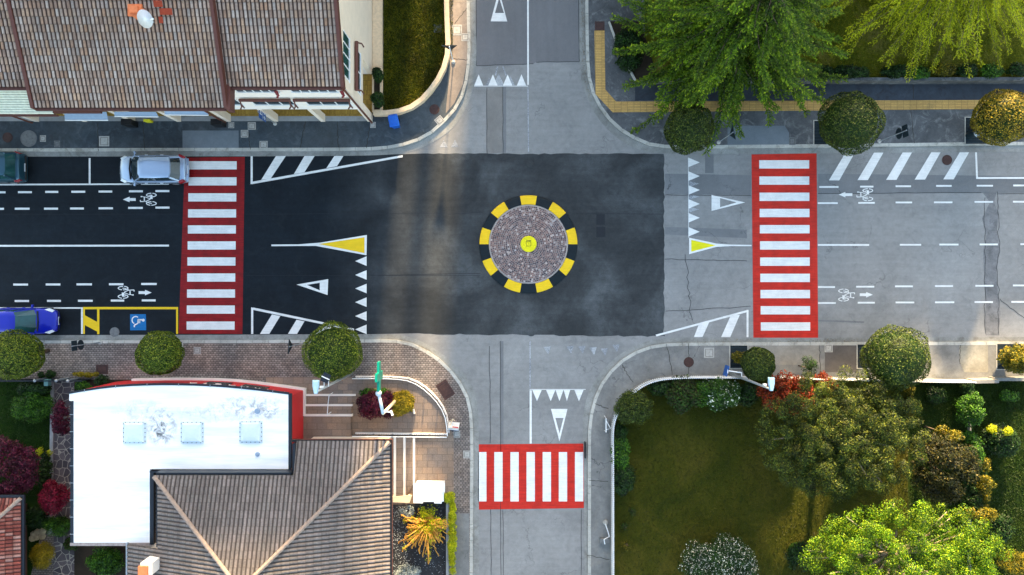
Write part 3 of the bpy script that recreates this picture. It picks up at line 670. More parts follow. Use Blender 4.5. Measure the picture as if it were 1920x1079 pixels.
# ------------------------------------------------------------ covers in the ground
def cover(p_, w, h=None, rot=0, mat='coverlight', round_=False, label='', z=.12, cat='manhole cover'):
    h = h or w; x, y = P2(*p_); m = MB(); W, Hh = w/30, h/30
    if round_:
        m.lathe(x, y, [(W/2, z-.02), (W/2, z+.012), (W/2-.03, z+.014), (W/2-.035, z+.006), (W/2-.05, z+.006), (W/2-.055, z+.013), (.01, z+.014)], 28)
        m.add([], [])
        for a in (0, 2.1, 4.2): m.cbox(x+math.cos(a)*W*.25, y+math.sin(a)*W*.25, z+.016, .03, .03, .006, a, 1)
    else:
        m.cbox(x, y, z, W, Hh, .02, rot)
        c, s = math.cos(rot), math.sin(rot); t_ = .02
        for dx, dy, sx, sy in ((0, Hh*.36, W*.74, t_), (0, -Hh*.36, W*.74, t_), (W*.36, 0, t_, Hh*.72-t_*2), (-W*.36, 0, t_, Hh*.72-t_*2), (0, 0, .03, .03)):
            m.cbox(x+c*dx-s*dy, y+s*dx+c*dy, z+.012, sx, sy, .006, rot, 1)
    o = m.build('manhole_cover', [mat, 'brassdark' if mat != 'coverbrown' else 'black']); return tag(o, label, cat, 'covers set in the pavements and roads')
for a in [((83, 261), 11, 12, 0, 'coverlight', False, 'small square concrete cover right of the big round slab'),
          ((109.5, 271), 11, 12, 0, 'covergrey', False, 'small grey cover below the first square cover on the dark pavement'),
          ((197.5, 266), 19, 19, 0, 'coverlight', False, 'large square concrete cover in front of the wide awning'),
          ((435, 236), 11, 11, 0, 'coverlight', False, 'small pale cover at the foot of the brown downpipe pillar'),
          ((460, 252), 14, 14, 0, 'coverlight', False, 'square cover diagonally between two others beside the pale repair'),
          ((473.5, 237.5), 15, 14, 0, 'coverlight', False, 'square cover left of the blue parking sign'),
          ((495.5, 272.5), 15, 14, 0, 'coverlight', False, 'square cover close to the kerb above the hatched triangle'),
          ((700, 235.5), 10, 11, 0, 'coverlight', False, 'small square cover at the corner of the house'),
          ((824.5, 227), 15, 14, R(40), 'coverlight', False, 'tilted square cover beside the round brown one'),
          ((815, 206.5), 19, 19, 0, 'coverbrown', True, 'round brown iron cover on the curved pavement'),
          ((857, 58), 19, 20, 0, 'coverlight', False, 'large pale square cover above the triangular sign'),
          ((872.5, 71.5), 14, 14, 0, 'coverlight', False, 'pale square cover touching the kerb of the top street'),
          ((56.5, 261), 31, 31, 0, 'covergrey', True, 'big round concrete slab cover near the left edge'),
          ((17, 259), 19, 19, 0, 'coverbrown', True, 'dark round iron cover behind the teal van'),
          ((1484, 266), 12, 14, 0, 'covergrey', False, 'square cover by the kerb between two clipped trees'),
          ((1124, 50.5), 18, 17, 0, 'coverbrown', False, 'dark square cover at the head of the tactile path'),
          ((371.5, 657.5), 13, 13, 0, 'coverlight', False, 'small pale cover in the brick pavement right of a clipped tree'),
          ((193.5, 692.5), 23, 18, 0, 'coverbrown', False, 'rusty brown cover by the garden gate'),
          ((835.5, 730.5), 23, 33, R(33), 'coverbrown', False, 'large rusty slanted plate on the curved brick pavement'),
          ((857, 813.5), 12, 13, 0, 'coverlight', False, 'pale square cover beside the railing corner'),
          ((876, 851.5), 14, 14, 0, 'coverlight', False, 'pale square cover left of the bottom crossing'),
          ((1290.5, 679), 19, 19, 0, 'coverbrown', True, 'round dark cover on the garden corner pavement'),
          ((1328.5, 661.5), 19, 19, 0, 'coverlight', False, 'large square cover on the garden corner pavement'),
          ((1552, 653), 15, 15, 0, 'coverlight', False, 'pale square cover right of the right hand crossing'),
          ((1363, 700-8), 8, 8, 0, 'coverlight', False, 'tiny pale cover at the foot of the lamp post')]:
    cover(*a[:6], label=a[6])
for p_, d, mt, lb in (((994, 307), 18, 'newroad', 'dark round cover just north of the traffic island'), ((996, 622), 18, 'newroad', 'dark round cover just south of the traffic island'), ((215, 623), 18, 'covergrey', 'round cover in the disabled bay'), ((1775.5, 300.5), 19, 'coverbrown', 'round iron cover between slanted white bars')):
    cover(p_, d, d, 0, mt, True, lb, z=.006)
cover((821.5, 55.5), 15, 15, 0, 'covergrey', False, 'square cover sunk in the dry lawn', z=.15)
for a in ((1525, 228, 1560, 272, 'dark slatted grate under the middle clipped tree of the top pavement'), (1808, 222, 1850, 271, 'dark slatted grate with the litter bin on it'), (1867, 645, 1912, 692, 'dark slatted grate at the right edge of the lower pavement'), (60, 642, 84, 667, 'dark grate right of the clipped tree at the left edge'), (325, 641, 343, 666, 'dark grate beside the small clipped tree'), (1368, 648, 1400, 690, 'dark tree pit of the smallest clipped tree'), (1606, 646, 1634, 690, 'dark tree pit of the biggest clipped tree')):
    m = MB(); (x0, y0), (x1, y1) = P2(a[0], a[1]), P2(a[2], a[3])
    m.box(x0, y1, .1, x1, y0, .128); m.box(x0-.06, y1-.06, .1, x0, y0+.06, .135, 1); m.box(x1, y1-.06, .1, x1+.06, y0+.06, .135, 1); m.box(x0, y0, .1, x1, y0+.06, .135, 1); m.box(x0, y1-.06, .1, x1, y1, .135, 1)
    tag(m.build('tree_grate', ['grate', 'kerb']), a[4], 'grate', 'grates round the street trees')

# ------------------------------------------------------------ tiled roofs
def tiled(u0, v0, u, v, W, L, cp, rp, amp, up=Vector((0, 0, 1)), clips=(), jit=.0):
    """corrugated, stepped tile field from corner u0; u along the eave, v up the slope."""
    u = Vector(u).normalized(); v = Vector(v).normalized(); nrm = u.cross(v)
    if nrm.z < 0: nrm = -nrm
    o = Vector(u0); nc = int(W/cp); nr = int(L/rp)+1; sub = 6; cp = W/nc
    bm = bmesh.new(); uvl = bm.loops.layers.uv.new('UVMap')
    prof = [math.sin(math.pi*(i/sub)) for i in range(sub+1)]
    prof = [abs(math.cos(math.pi*(i/sub))) for i in range(sub)] ; prof = [1-abs(2*i/sub-1)**2.2 for i in range(sub)]
    for r_ in range(nr):
        a = r_*rp; b = min(a+rp*1.0, L)
        if b-a < .02: break
        rows = []
        for (d, h) in ((a, .035), (b, .0)):
            row = []
            for c in range(nc*sub+1):
                k = c % sub; j = random.uniform(-.004, .004)
                row.append(bm.verts.new(o+u*(c*cp/sub)+v*d+nrm*(prof[k]*amp+h+j)))
            rows.append(row)
        low = [bm.verts.new(rows[0][c].co-nrm*.04) for c in range(nc*sub+1)]
        for A, B, y0, y1 in ((low, rows[0], r_+.01, r_+.02), (rows[0], rows[1], r_+.02, r_+.98)):
            for c in range(nc*sub):
                f = bm.faces.new((A[c], A[c+1], B[c+1], B[c]))
                base = c//sub
                for lp, (uu, vv) in zip(f.loops, ((c/sub, y0), ((c+1)/sub, y0), ((c+1)/sub, y1), (c/sub, y1))):
                    lp[uvl].uv = (min(max(uu, base+.001), base+.999), vv)
    for co, no in clips:
        bmesh.ops.bisect_plane(bm, geom=bm.verts[:]+bm.edges[:]+bm.faces[:], plane_co=co, plane_no=no, clear_outer=True)
    bmesh.ops.recalc_face_normals(bm, faces=bm.faces)
    return bm
def bm_obj(bm, name, mat, parent, smooth=False):
    me = bpy.data.meshes.new(name); bm.to_mesh(me); bm.free(); me.materials.append(M[mat] if isinstance(mat, str) else mat)
    return link(name, me, parent)
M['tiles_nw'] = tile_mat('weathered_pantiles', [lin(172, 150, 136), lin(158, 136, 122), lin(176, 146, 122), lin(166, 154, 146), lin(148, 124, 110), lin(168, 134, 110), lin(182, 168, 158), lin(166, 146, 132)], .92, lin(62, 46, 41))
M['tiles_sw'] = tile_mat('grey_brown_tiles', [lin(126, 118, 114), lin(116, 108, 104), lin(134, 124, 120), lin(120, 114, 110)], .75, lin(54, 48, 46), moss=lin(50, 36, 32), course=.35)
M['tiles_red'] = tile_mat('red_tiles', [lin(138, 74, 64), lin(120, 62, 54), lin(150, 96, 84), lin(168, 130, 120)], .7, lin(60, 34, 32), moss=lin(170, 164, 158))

YW, XE = 10.36, -8.667; SL = .36
house = thing('terraced_house', 'long tiled house row with cream walls and pillared arcade', 'house', (-18, 14, 0))
def zroof(y, ze, ye): return ze+(y-ye)*SL
YR = 17.6
sv = Vector((0, 1, SL)).normalized(); LN = math.hypot(1, SL)
for nm, x0, x1, ye, ze in (('right', -14.62, -8.66, 10.22, 8.0), ('mid', -24.3, -14.6, 9.16, 7.95), ('left', -34, -24.25, 10.2, 8.0)):
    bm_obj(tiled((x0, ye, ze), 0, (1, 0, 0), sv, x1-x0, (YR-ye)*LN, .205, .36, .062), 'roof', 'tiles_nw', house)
    m = MB()
    zr = zroof(YR, ze, ye)
    for xx, w in ((x0, .14), (x1, .14)):
        if nm == 'left' and xx == x0: continue
        xa, xb = (xx-w, xx+.02) if xx == x0 else (xx-.02, xx+w)
        if nm != 'mid' and abs(xx+14.62) < .1 or nm == 'left': continue
        vs = [(xa, ye-.06, ze-.25), (xb, ye-.06, ze-.25), (xb, ye-.06, ze+.14), (xa, ye-.06, ze+.14), (xa, YR, zr-.25), (xb, YR, zr-.25), (xb, YR, zr+.14), (xa, YR, zr+.14)]
        m.add(vs, [(0, 1, 2, 3), (4, 7, 6, 5), (3, 2, 6, 7), (0, 3, 7, 4), (1, 5, 6, 2), (0, 4, 5, 1)])
    m.box(x0, ye-.14, ze-.14, x1, ye-.005, ze-.02)       # gutter along the eave
    m.build('roof_edge', 'brown', house)
    m = MB()   # roof deck, back slope
    m.add([(x0, ye+.02, ze-.12), (x1, ye+.02, ze-.12), (x1, YR, zr-.06), (x0, YR, zr-.06), (x1, YR+8, zr-3), (x0, YR+8, zr-3)], [(0, 1, 2, 3), (3, 2, 4, 5)])
    m.build('roof_deck', 'redtile', house)
# stepped-down brown corner box of the middle roof
m = MB(); m.box(-14.52, 9.02, 7.5, -14.3, 10.4, 8.1); m.build('downpipe_head', 'brown', house)
m = MB()
m.box(-34, YW, 3.0, XE-.004, YW+.3, 7.9)                   # street front above the arcade
m.box(-34, 13.3, .1, XE-.3, 13.6, 3.0)                  # shop fronts inside the arcade
m.box(-34, YW+.31, 2.9, XE-.31, 13.29, 3.0)
m.build('front_wall', 'stuccow', house)
m = MB()
zr = zroof(YR, 8.0, 10.22)
vs = [(XE, YW+.001, 3.0), (XE, 13.3, 3.0), (XE, 13.3, .1), (XE, 26, .1), (XE, 26, 5.6), (XE, YR, zr-.1), (XE, YW+.001, 7.95)]
m.add(vs+[(x-.3, y, z) for x, y, z in vs], [tuple(range(7)), tuple(range(13, 6, -1))]+[(i, i+7, (i+1) % 7+7, (i+1) % 7) for i in range(7)])
m.build('side_wall', 'stucco', house)
m = MB()
for x in (-11.77, -14.7, -17.65, -20.75, -23.6, -26.6, -29.6): m.box(x-.13, YW-.03, .12, x+.13, YW+.42, 3.0)
m.box(XE-.32, YW-.03, .12, XE+.01, YW+.42, 3.0)
house_pillars = m
for x in (-11.77, -14.7, -17.65, -20.75, -23.6, -26.6, -29.6): MB().box(x-.13, YW-.03, .12, x+.13, YW+.42, 3.0).build('arcade_pillar', 'stucco', house)
MB().box(XE-.32, YW-.03, .12, XE-.02, YW+.42, 3.0).build('arcade_pillar', 'stucco', house)
for x, zt in ((XE-.06, 7.8), (-17.85, 7.7), (-29.9, 3)): 
    m = MB(); m.tube([(x, YW-.1, .13), (x, YW-.1, zt)], .055, 8); m.build('downpipe', 'brownpipe', house)
m = MB(); m.box(-30, YW-.22, 2.86, -23.9, YW-.002, 3.08); m.build('string_course', 'brown', house)
def window(x0, x1, z0, z1, y=YW, panes=3, mat='glass'):
    f = MB(); f.box(x0-.07, y-.06, z0-.08, x1+.07, y-.001, z0); f.box(x0-.07, y-.03, z1, x1+.07, y-.001, z1+.05)
    for k in range(panes+1):
        xx = x0+(x1-x0)*k/panes; f.box(xx-.03, y-.035, z0, xx+.03, y-.001, z1)
    w = f.build('window', 'whitem', house)
    MB().box(x0, y-.015, z0+.001, x1, y-.0005, z1-.001).build('pane', mat, w)
window(-14.5, -12.2, 4.1, 5.25); window(-11.5, -9.05, 4.1, 5.25); window(-14.5, -12.3, 6.65, 7.6, panes=5); window(-11.6, -9.2, 6.65, 7.6, panes=5)
for a, b in ((-23.4, -21.2), (-20, -17.9), (-17.2, -15.2)): window(a, b, 4.1, 5.25)
for y0, y1, z0, z1, n_, mt in ((10.95, 13.2, 6.45, 7.7, 4, 'glassteal'), (11.0, 13.3, 3.8, 5.05, 2, 'glass')):
    f = MB(); f.box(XE+.001, y0-.07, z0-.08, XE+.06, y1+.07, z0)
    for k in range(n_+1): yy = y0+(y1-y0)*k/n_; f.box(XE+.001, yy-.03, z0, XE+.035, yy+.03, z1)
    w = f.build('window', 'whitem', house); MB().box(XE+.0005, y0, z0+.001, XE+.015, y1, z1-.001).build('pane', mt, w)
def cassette(x0, y0, x1, y1, z, label):
    m = MB()
    if abs(x1-x0) > abs(y1-y0):
        m.tube([(x0, YW-.14, z), (x1, YW-.14, z)], .09, 8)
        for x in (x0+.05, x1-.05): m.tube([(x, YW-.14, z), (x, YW-.42, z-.25), (x-.12, YW-.5, z-.42)], .045, 6); m.tube([(x, YW-.3, z-.14), (x+.14, YW-.5, z-.3)], .04, 6)
    else:
        m.tube([(XE+.14, y0, z), (XE+.14, y1, z)], .1, 8)
        for y in (y0+.05, y1-.05): m.tube([(XE+.14, y, z), (XE+.38, y, z-.2), (XE+.45, y-.12, z-.4)], .045, 6)
    m.build('rolled_awning', 'brown', house)
cassette(-14.9, 0, -12.1, 0, 5.45, ''); cassette(-11.95, 0, -8.85, 0, 5.45, ''); cassette(0, 10.8, 0.0, 13.5, 5.25, '')
m = MB()
M['dred'] = plain('dark_red_paint', lin(120, 20, 28), .5)
for x in (-12.35, -8.9): m = MB(); m.tube([(x, YW-.05, 6.95), (x+.06, YW-.25, 6.8), (x-.06, YW-.3, 6.62)], .06, 6); m.tube([(x-.1, YW-.05, 6.9), (x-.02, YW-.22, 6.75)], .05, 6); m.build('awning_bracket', 'dred', house)
def canopy(q, z=2.75, drop=.12):
    m = MB(); a = [P(*q[0], z), P(*q[1], z), P(*q[2], z-drop), P(*q[3], z-drop)]
    m.add([*a, *[(x, y, zz-.04) for x, y, zz in a]], [(3, 2, 1, 0), (4, 5, 6, 7), (0, 1, 5, 4), (1, 2, 6, 5), (2, 3, 7, 6), (3, 0, 4, 7)])
    c = m.build('canopy', 'awning', house); m = MB(); m.tube([a[3], a[2]], .035, 6); m.build('canopy_rail', 'whitem', c)
canopy([(214, 210), (292, 210), (297, 219.5), (215, 218.5)]); canopy([(308, 209), (387.5, 209), (391, 216.5), (309, 215.5)]); canopy([(120, 210), (199, 210), (202.7, 225.7), (122, 225.7)], 2.7, .25)
# corrugated porch roof of the left part
m = MB(); n = 10
for i in range(n):
    ya, yb = 9.28+(10.35-9.28)*i/n, 9.28+(10.35-9.28)*(i+1)/n; za, zb = 6.2+.09*i, 6.2+.09*(i+1)
    m.add([(-34, ya, za), (-24.5, ya, za), (-24.5, (ya+yb)/2, (za+zb)/2+.07), (-34, (ya+yb)/2, (za+zb)/2+.07), (-24.5, yb, zb), (-34, yb, zb)], [(0, 1, 2, 3), (3, 2, 4, 5)])
m.build('corrugated_porch_roof', plain('pale_green_sheet', lin(206, 210, 194), .6, var=.15), house)
m = MB(); m.box(-34, 9.2, 5.95, -24.4, 9.27, 6.2); m.build('porch_fascia', 'brown', house)
# chimney and dish on the middle roof
zc = zroof(14.3, 7.95, 9.16)
x, y = P2(251, 18, zc+.5)
m = MB(); m.box(x-.25, y-.2, zc-.3, x+.25, y+.2, zc+.35); m.box(x-.33, y-.28, zc+.351, x+.33, y+.28, zc+.45); m.box(x-.2, y-.16, zc+.451, x+.2, y+.16, zc+.56); m.build('chimney', 'orange', house)
x, y = P2(271, 33, zc+.7); dish = MB()
for i in range(1):
    prof = [(r_, (r_**2)*.5) for r_ in np.linspace(.01, .42, 7)]
    dish.lathe(0, 0, prof, 28)
dr = thing('satellite_dish', 'white oval satellite dish on the tiled roof beside the orange chimney', 'satellite dish', (x, y, zc+.45))
dd = dish.build('dish', 'whitem', dr, base='local', smooth=True); dd.location = (0, 0, .1); dd.rotation_euler = (R(28), R(-14), 0)
m = MB(); m.tube([(0, .1, -.6), (0, .1, .05)], .03, 8); m.build('mast', 'greym', dr, base='local')
m = MB(); m.tube([(0, -.1, .05), (.4, -.1, .3)], .015, 6); m.cbox(.42, -.1, .32, .1, .06, .06); m.build('feed_arm', 'whitem', dr, base='local')
# replaced tiles
m = MB()
for (a, b, c_, d) in ((292, 11, 316, 22), (283, -2, 300, 9), (288, 25, 296, 36)):
    zz = zroof(14.3, 7.95, 9.16)+.16
    (x0, y0), (x1, y1) = P2(a, b, zz), P2(c_, d, zz); m.add([(x0, y1, zroof(y1, 7.95, 9.16)+.13), (x1, y1, zroof(y1, 7.95, 9.16)+.13), (x1, y0, zroof(y0, 7.95, 9.16)+.13), (x0, y0, zroof(y0, 7.95, 9.16)+.13)], [(0, 1, 2, 3)])
m.build('replacement_tiles', 'redtile', house)
m = MB(); m.sheet(px([(-FAR, 228.5), (698, 228.5), (698, 219), (-FAR, 219)]), .127, 0); struct('pavement_surface', m, 'stone', 'pale stone strip along the arcade')
m = MB(); m.sheet(px([(-FAR, 218.9), (699, 218.9), (699, 120), (-FAR, 120)]), .127, 0); struct('pavement_surface', m, 'ochre', 'ochre tiled arcade floor')
m = MB(); m.prism(px([(701, -900), (719, -900), (719, 130), (701, 130)]), .1, .5); tag(m.build('low_wall', 'creamwall'), 'broad cream coping between the corner house and its lawn', 'wall')
m = MB()
for q in ([(701, 131), (719, 131), (719, 134), (701, 134)], [(701, 210), (719, 210), (719, 214), (701, 214)], [(701, 134), (704, 134), (704, 210), (701, 210)], [(715.5, 134), (719, 134), (719, 210), (715.5, 210)]): m.prism(px(q), .1, .55)
pl = thing('planter_box', 'narrow cream planter with two dark shrubs at the house corner', 'planter', P(709, 172))
m.build('rim', 'creamwall', pl); m = MB(); m.prism(px([(704, 134), (715.5, 134), (715.5, 210), (704, 210)]), .1, .42); m.build('soil_bed', 'soil', pl)
# curved garden wall by the top left lawn
W1 = smoothp([(838, -900), (838, 0), (840, 60), (842, 95), (838, 122), (826, 150), (806, 178), (785, 199), (760, 211), (735, 216), (703, 216)])
m = MB(); ribbon(m, resample(px(W1), step=.8), -.14, .14, .1, .6, 0, .004); tag(m.build('garden_wall', 'creamwall'), 'low curved garden wall round the dry lawn', 'wall')

# ------------------------------------------------------------ pharmacy and its tiled neighbour
ZR = 3.5
ph = thing('pharmacy_building', 'single storey pharmacy with white flat roof and red curved front', 'building', P(350, 860))
top = smoothp([(130, 739), (175, 731), (225, 725), (287, 722.5), (362, 723), (425, 726.5), (480, 732), (541, 740)], 1)
roofpts = px(top, ZR) + px([(541, 880), (281, 880), (281, 1018), (138, 1018), (138, 752), (130, 752)], ZR)
m = MB(); m.prism(roofpts, ZR-.22, ZR); m.build('roof', 'whiteroof', ph)
m = MB()
rp = resample(px(top, ZR), step=.9)
ribbon(m, rp, .0, .11, ZR-.1, ZR+.03)
a, b = P2(541, 740, ZR), P2(541, 880, ZR); m.box(a[0]+.002, b[1]-.1, ZR-.15, a[0]+.17, a[1]+.05, ZR+.03)
c_ = P2(281, 880, ZR); m.box(c_[0]+.002, b[1]-.2, ZR-.15, a[0]+.17, b[1]-.102, ZR+.03)
d_ = P2(281, 1018, ZR); m.box(c_[0]+.002, d_[1]-.1, ZR-.2, c_[0]+.22, b[1]-.202, ZR+.02)
e0, e1 = P2(138, 754, ZR), P2(138, 1018, ZR); m.box(e0[0]-.17, e1[1], ZR-.12, e0[0]-.002, e0[1], ZR+.02)
m.build('gutter', 'darkm', ph)
m = MB()
for y in np.arange(e1[1]+.5, e0[1], .98): m.box(e0[0]-.2, y-.015, ZR+.021, e0[0]+.01, y+.015, ZR+.04)
for i in range(1, len(rp)-1, 2): m.cbox(rp[i][0], rp[i][1]+.04, ZR+.04, .03, .16, .02)
tag(m.build('gutter_brackets', 'greym', ph), kind='stuff')
m = MB(); m.box(e0[0]-.2, e1[1]-.18, ZR-.15, d_[0]+.1, e1[1]-.002, ZR+.01); m.build('fascia', plain('weathered_fascia', lin(150, 140, 138), .7, var=.3), ph)
front = [(218, 716), (242, 713), (346, 711.5), (429, 713), (471, 717), (512, 722), (572, 730.5)]
fw = resample(px(smoothp(front, 1)), step=.6)
m = MB(); ribbon(m, fw, -.25, 0, .1, ZR-.24)
x0, y0 = P2(572, 731); x1, y1 = P2(572, 826); m.box(x0-.25, y1, .1, x0, y0-.002, ZR-.24)
xl, yl = P2(218, 718); m.box(xl, P2(160, 1000)[1]+.6, .1, xl+.2, yl-.26, ZR-.24)
m.build('red_wall', 'redwall', ph)
m = MB(); ribbon(m, [p for p in fw if p[0] > P2(238, 700)[0]], 0.002, .13, .1, .42); m.box(x0+.002, P2(0, 778)[1], .1, x0+.12, y0+.13, .42); m.build('plinth', 'stuccow', ph)
def on_front(x):  # y of the front wall at x
    for a_, b_ in zip(fw, fw[1:]):
        if a_[0] <= x <= b_[0]: t_ = (x-a_[0])/(b_[0]-a_[0]); return a_[1]+(b_[1]-a_[1])*t_, math.atan2(b_[1]-a_[1], b_[0]-a_[0])
    return fw[-1][1], 0
for xa in (398+18, 466+18):
    X = P2(xa, 0, 1)[0]; yy, an = on_front(X); m = MB(); m.cbox(X, yy+.02, 1.75, 1.5, .05, 1.3, an); m.build('shop_window', 'glass', ph)
# raised letters on the front, facing the street (north)
word = 'FARMACIA'
for i, ch_ in enumerate(word):
    X = P2(528-24.3*i, 0, 2.9)[0]; yy, an = on_front(X)
    cu = bpy.data.curves.new('letter', 'FONT'); cu.body = ch_; cu.size = .62; cu.extrude = .03; cu.align_x = 'CENTER'
    to = bpy.data.objects.new('tmp', cu); COL.objects.link(to); bpy.context.view_layer.update()
    me = bpy.data.meshes.new_from_object(to.evaluated_get(bpy.context.evaluated_depsgraph_get())); bpy.data.objects.remove(to)
    me.transform(Matrix.Translation((X, yy+.16, 2.55)) @ Matrix.Rotation(math.pi+an, 4, 'Z') @ Matrix.Rotation(R(90), 4, 'X'))
    me.materials.clear(); me.materials.append(M['stuccow']); link('letter', me, ph)
for (a_, b_) in ((253, 811), (361, 811), (471, 810)):
    x, y, _ = P(a_, b_, ZR); m = MB(); m.box(x-.66, y-.62, ZR+.002, x+.66, y+.62, ZR+.06); s_ = m.build('skylight', 'skylight', ph, bevel=.02)
    m = MB(); m.lathe(x, y, [(.86, ZR+.061), (.84, ZR+.12), (.72, ZR+.2), (.4, ZR+.24), (.01, ZR+.25)], 4); dm = m.build('dome', 'skylight', s_)
    me = dm.data; me.transform(Matrix.Translation((x, y, 0)) @ Matrix.Rotation(R(45), 4, 'Z') @ Matrix.Scale(.93, 4) @ Matrix.Translation((-x, -y, 0)) ); me.transform(Matrix.Translation((0, 0, .25)))
    m = MB()
    for k in range(5):
        for sx, sy in ((-.62, -.5+.25*k), (.62, -.5+.25*k), (-.5+.25*k, -.58), (-.5+.25*k, .58)): m.cbox(x+sx, y+sy, ZR+.07, .045, .045, .02)
    m.build('screws', 'brassdark', s_)
m = MB()
for py_ in (770, 835): (xa, ya), (xb, yb) = P2(139, py_, ZR), P2(540 if py_ < 880 else 281, py_, ZR); m.box(xa+.02, ya-.04, ZR+.0005, xb-.02, ya+.04, ZR+.008)
for py_ in (905, 965): (xa, ya), (xb, yb) = P2(139, py_, ZR), P2(281, py_, ZR); m.box(xa+.02, ya-.04, ZR+.0005, xb-.02, ya+.04, ZR+.008)
m.build('membrane_seams', 'whiteroof', ph)
m = MB(); x, y, _ = P(483, 771, ZR); m.lathe(x, y, [(.16, ZR+.002), (.16, ZR+.05), (.12, ZR+.08), (.01, ZR+.09)], 16); m.build('roof_vent', 'awning', ph)
m = MB(); x, y, _ = P(483, 852, ZR); m.lathe(x, y, [(.13, ZR+.002), (.13, ZR+.05), (.1, ZR+.08), (.01, ZR+.09)], 16); m.build('roof_vent', 'awning', ph)

ZE = 3.6
NE_, NW_ = Vector(P(731, 829, ZE)), Vector(P(240, 827, ZE)); AP = Vector(P(451, 1106, 6.1))
tl = thing('tiled_house', 'low house with hipped grey brown tile roof beside the pharmacy', 'house', P(520, 980))
zN = (AP.z-ZE)/(NE_.y-AP.y); zE = (AP.z-ZE)/(NE_.x-AP.x); zW = (AP.z-ZE)/(AP.x-NW_.x)
upz = Vector((0, 0, 1))
def vplane(a, b, keep):  # vertical plane through a,b keeping the side of point keep (clear_outer removes +normal side)
    d = (b-a); d.z = 0; n = d.cross(upz).normalized()
    if (Vector(keep)-a).dot(n) > 0: n = -n
    return (a, n)
cN = (NE_+NW_+AP)/3; YS = AP.y-7
cE = Vector((NE_.x-1, AP.y-3, 5)); cW = Vector((NW_.x+1, AP.y-3, 5))
WN = NE_.x-NW_.x; LNn = math.hypot(NE_.y-AP.y, AP.z-ZE)
XC = P2(553, 0, 4.0)[0]; YC = P2(0, 891, 4.2)[1]; XW = P2(291, 0, 4.6)[0]; YW2 = P2(0, 1024, 3.9)[1]
def NF(): return tiled(NW_, 0, (1, 0, 0), (0, -1, zN), WN, LNn, .235, .42, .05, clips=CL)
CL = (vplane(NE_, AP, cN), vplane(NW_, AP, cN), (Vector((XC, 0, 0)), Vector((-1, 0, 0))))
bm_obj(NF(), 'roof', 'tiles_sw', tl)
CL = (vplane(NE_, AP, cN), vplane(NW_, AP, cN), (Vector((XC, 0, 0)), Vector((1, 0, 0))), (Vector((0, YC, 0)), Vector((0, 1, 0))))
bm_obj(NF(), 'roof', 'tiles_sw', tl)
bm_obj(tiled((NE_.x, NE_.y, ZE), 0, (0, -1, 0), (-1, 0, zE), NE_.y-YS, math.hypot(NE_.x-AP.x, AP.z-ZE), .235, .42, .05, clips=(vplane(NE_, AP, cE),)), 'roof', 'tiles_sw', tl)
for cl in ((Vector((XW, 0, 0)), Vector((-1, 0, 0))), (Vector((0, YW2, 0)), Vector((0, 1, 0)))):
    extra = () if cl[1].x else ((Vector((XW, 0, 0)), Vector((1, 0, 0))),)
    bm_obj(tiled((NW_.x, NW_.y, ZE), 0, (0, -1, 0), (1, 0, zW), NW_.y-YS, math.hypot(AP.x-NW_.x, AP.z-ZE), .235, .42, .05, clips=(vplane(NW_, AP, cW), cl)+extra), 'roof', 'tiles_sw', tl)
m = MB(); m.box(XC-.16, YC+.001, 3.45, XC-.01, P2(0, 830, 3.6)[1], 3.95); m.box(XW-.02, YC+.001, 3.45, XC-.161, YC+.12, 4.15); m.box(XW-.2, YW2, 3.45, XW-.021, YC+.12, 4.1); m.build('flashing', 'darkm', tl)
def hipcap(a, b, parent, mat, r=.11, st=.36):
    L = (b-a).length; d = (b-a).normalized(); m = MB(); k = 0; t_ = 0
    while t_ < L-.05:
        p, q = a+d*t_, a+d*min(L, t_+st*1.08); m.tube([p, q], [r*1.15, r*.9], 8); t_ += st
    return m.build('hip_tiles', mat, parent)
M['hip'] = plain('hip_tile', lin(152, 134, 122), .8, var=.2)
hipcap(NE_+Vector((0, 0, .06)), AP+Vector((0, 0, .08)), tl, 'hip'); hipcap(Vector(P(290, 893, 4.25)) if 0 else NW_+(AP-NW_)*.25+Vector((0, 0, .08)), AP+Vector((0, 0, .08)), tl, 'hip')
m = MB(); m.box(NE_.x+.001, YS, ZE-.12, NE_.x+.13, NE_.y+.13, ZE+.02); xg = P2(548, 0, ZE)[0]; m.box(xg, NE_.y+.001, ZE-.12, NE_.x, NE_.y+.13, ZE+.02); m.build('gutter', 'trim', tl)
m = MB(); m.box(xg, NE_.y+.131, ZE-.1, NE_.x+.13, NE_.y+.16, ZE+.025); m.box(NE_.x+.131, YS, ZE-.1, NE_.x+.15, NE_.y+.16, ZE+.025); m.build('gutter_rim', 'brownpipe', tl)
m = MB(); m.box(XC+.02, YS, .1, NE_.x-.5, NE_.y-.4, ZE-.15); m.box(XW, YS, .1, XC+.019, YC-.05, ZE-.15); m.box(NW_.x+.6, YS, .1, XW-.001, YW2-.05, ZE-.15); m.build('walls', 'stucco', tl)
m = MB(); a_ = P2(243, 1018, ZE); m.box(NW_.x-.1, YS, ZE-.1, NW_.x-.002, a_[1], ZE+.05); m.build('verge', 'greym', tl)
m = MB(); x, y, _ = P(275, 1068, 5.2); m.box(x-.35, y-.3, 3.9, x+.3, y+.35, 5.2); c0 = m.build('chimney', 'stuccow', tl); m = MB(); m.box(x-.42, y-.37, 5.201, x+.1, y+.2, 5.32); m.build('cap', 'orange', c0)
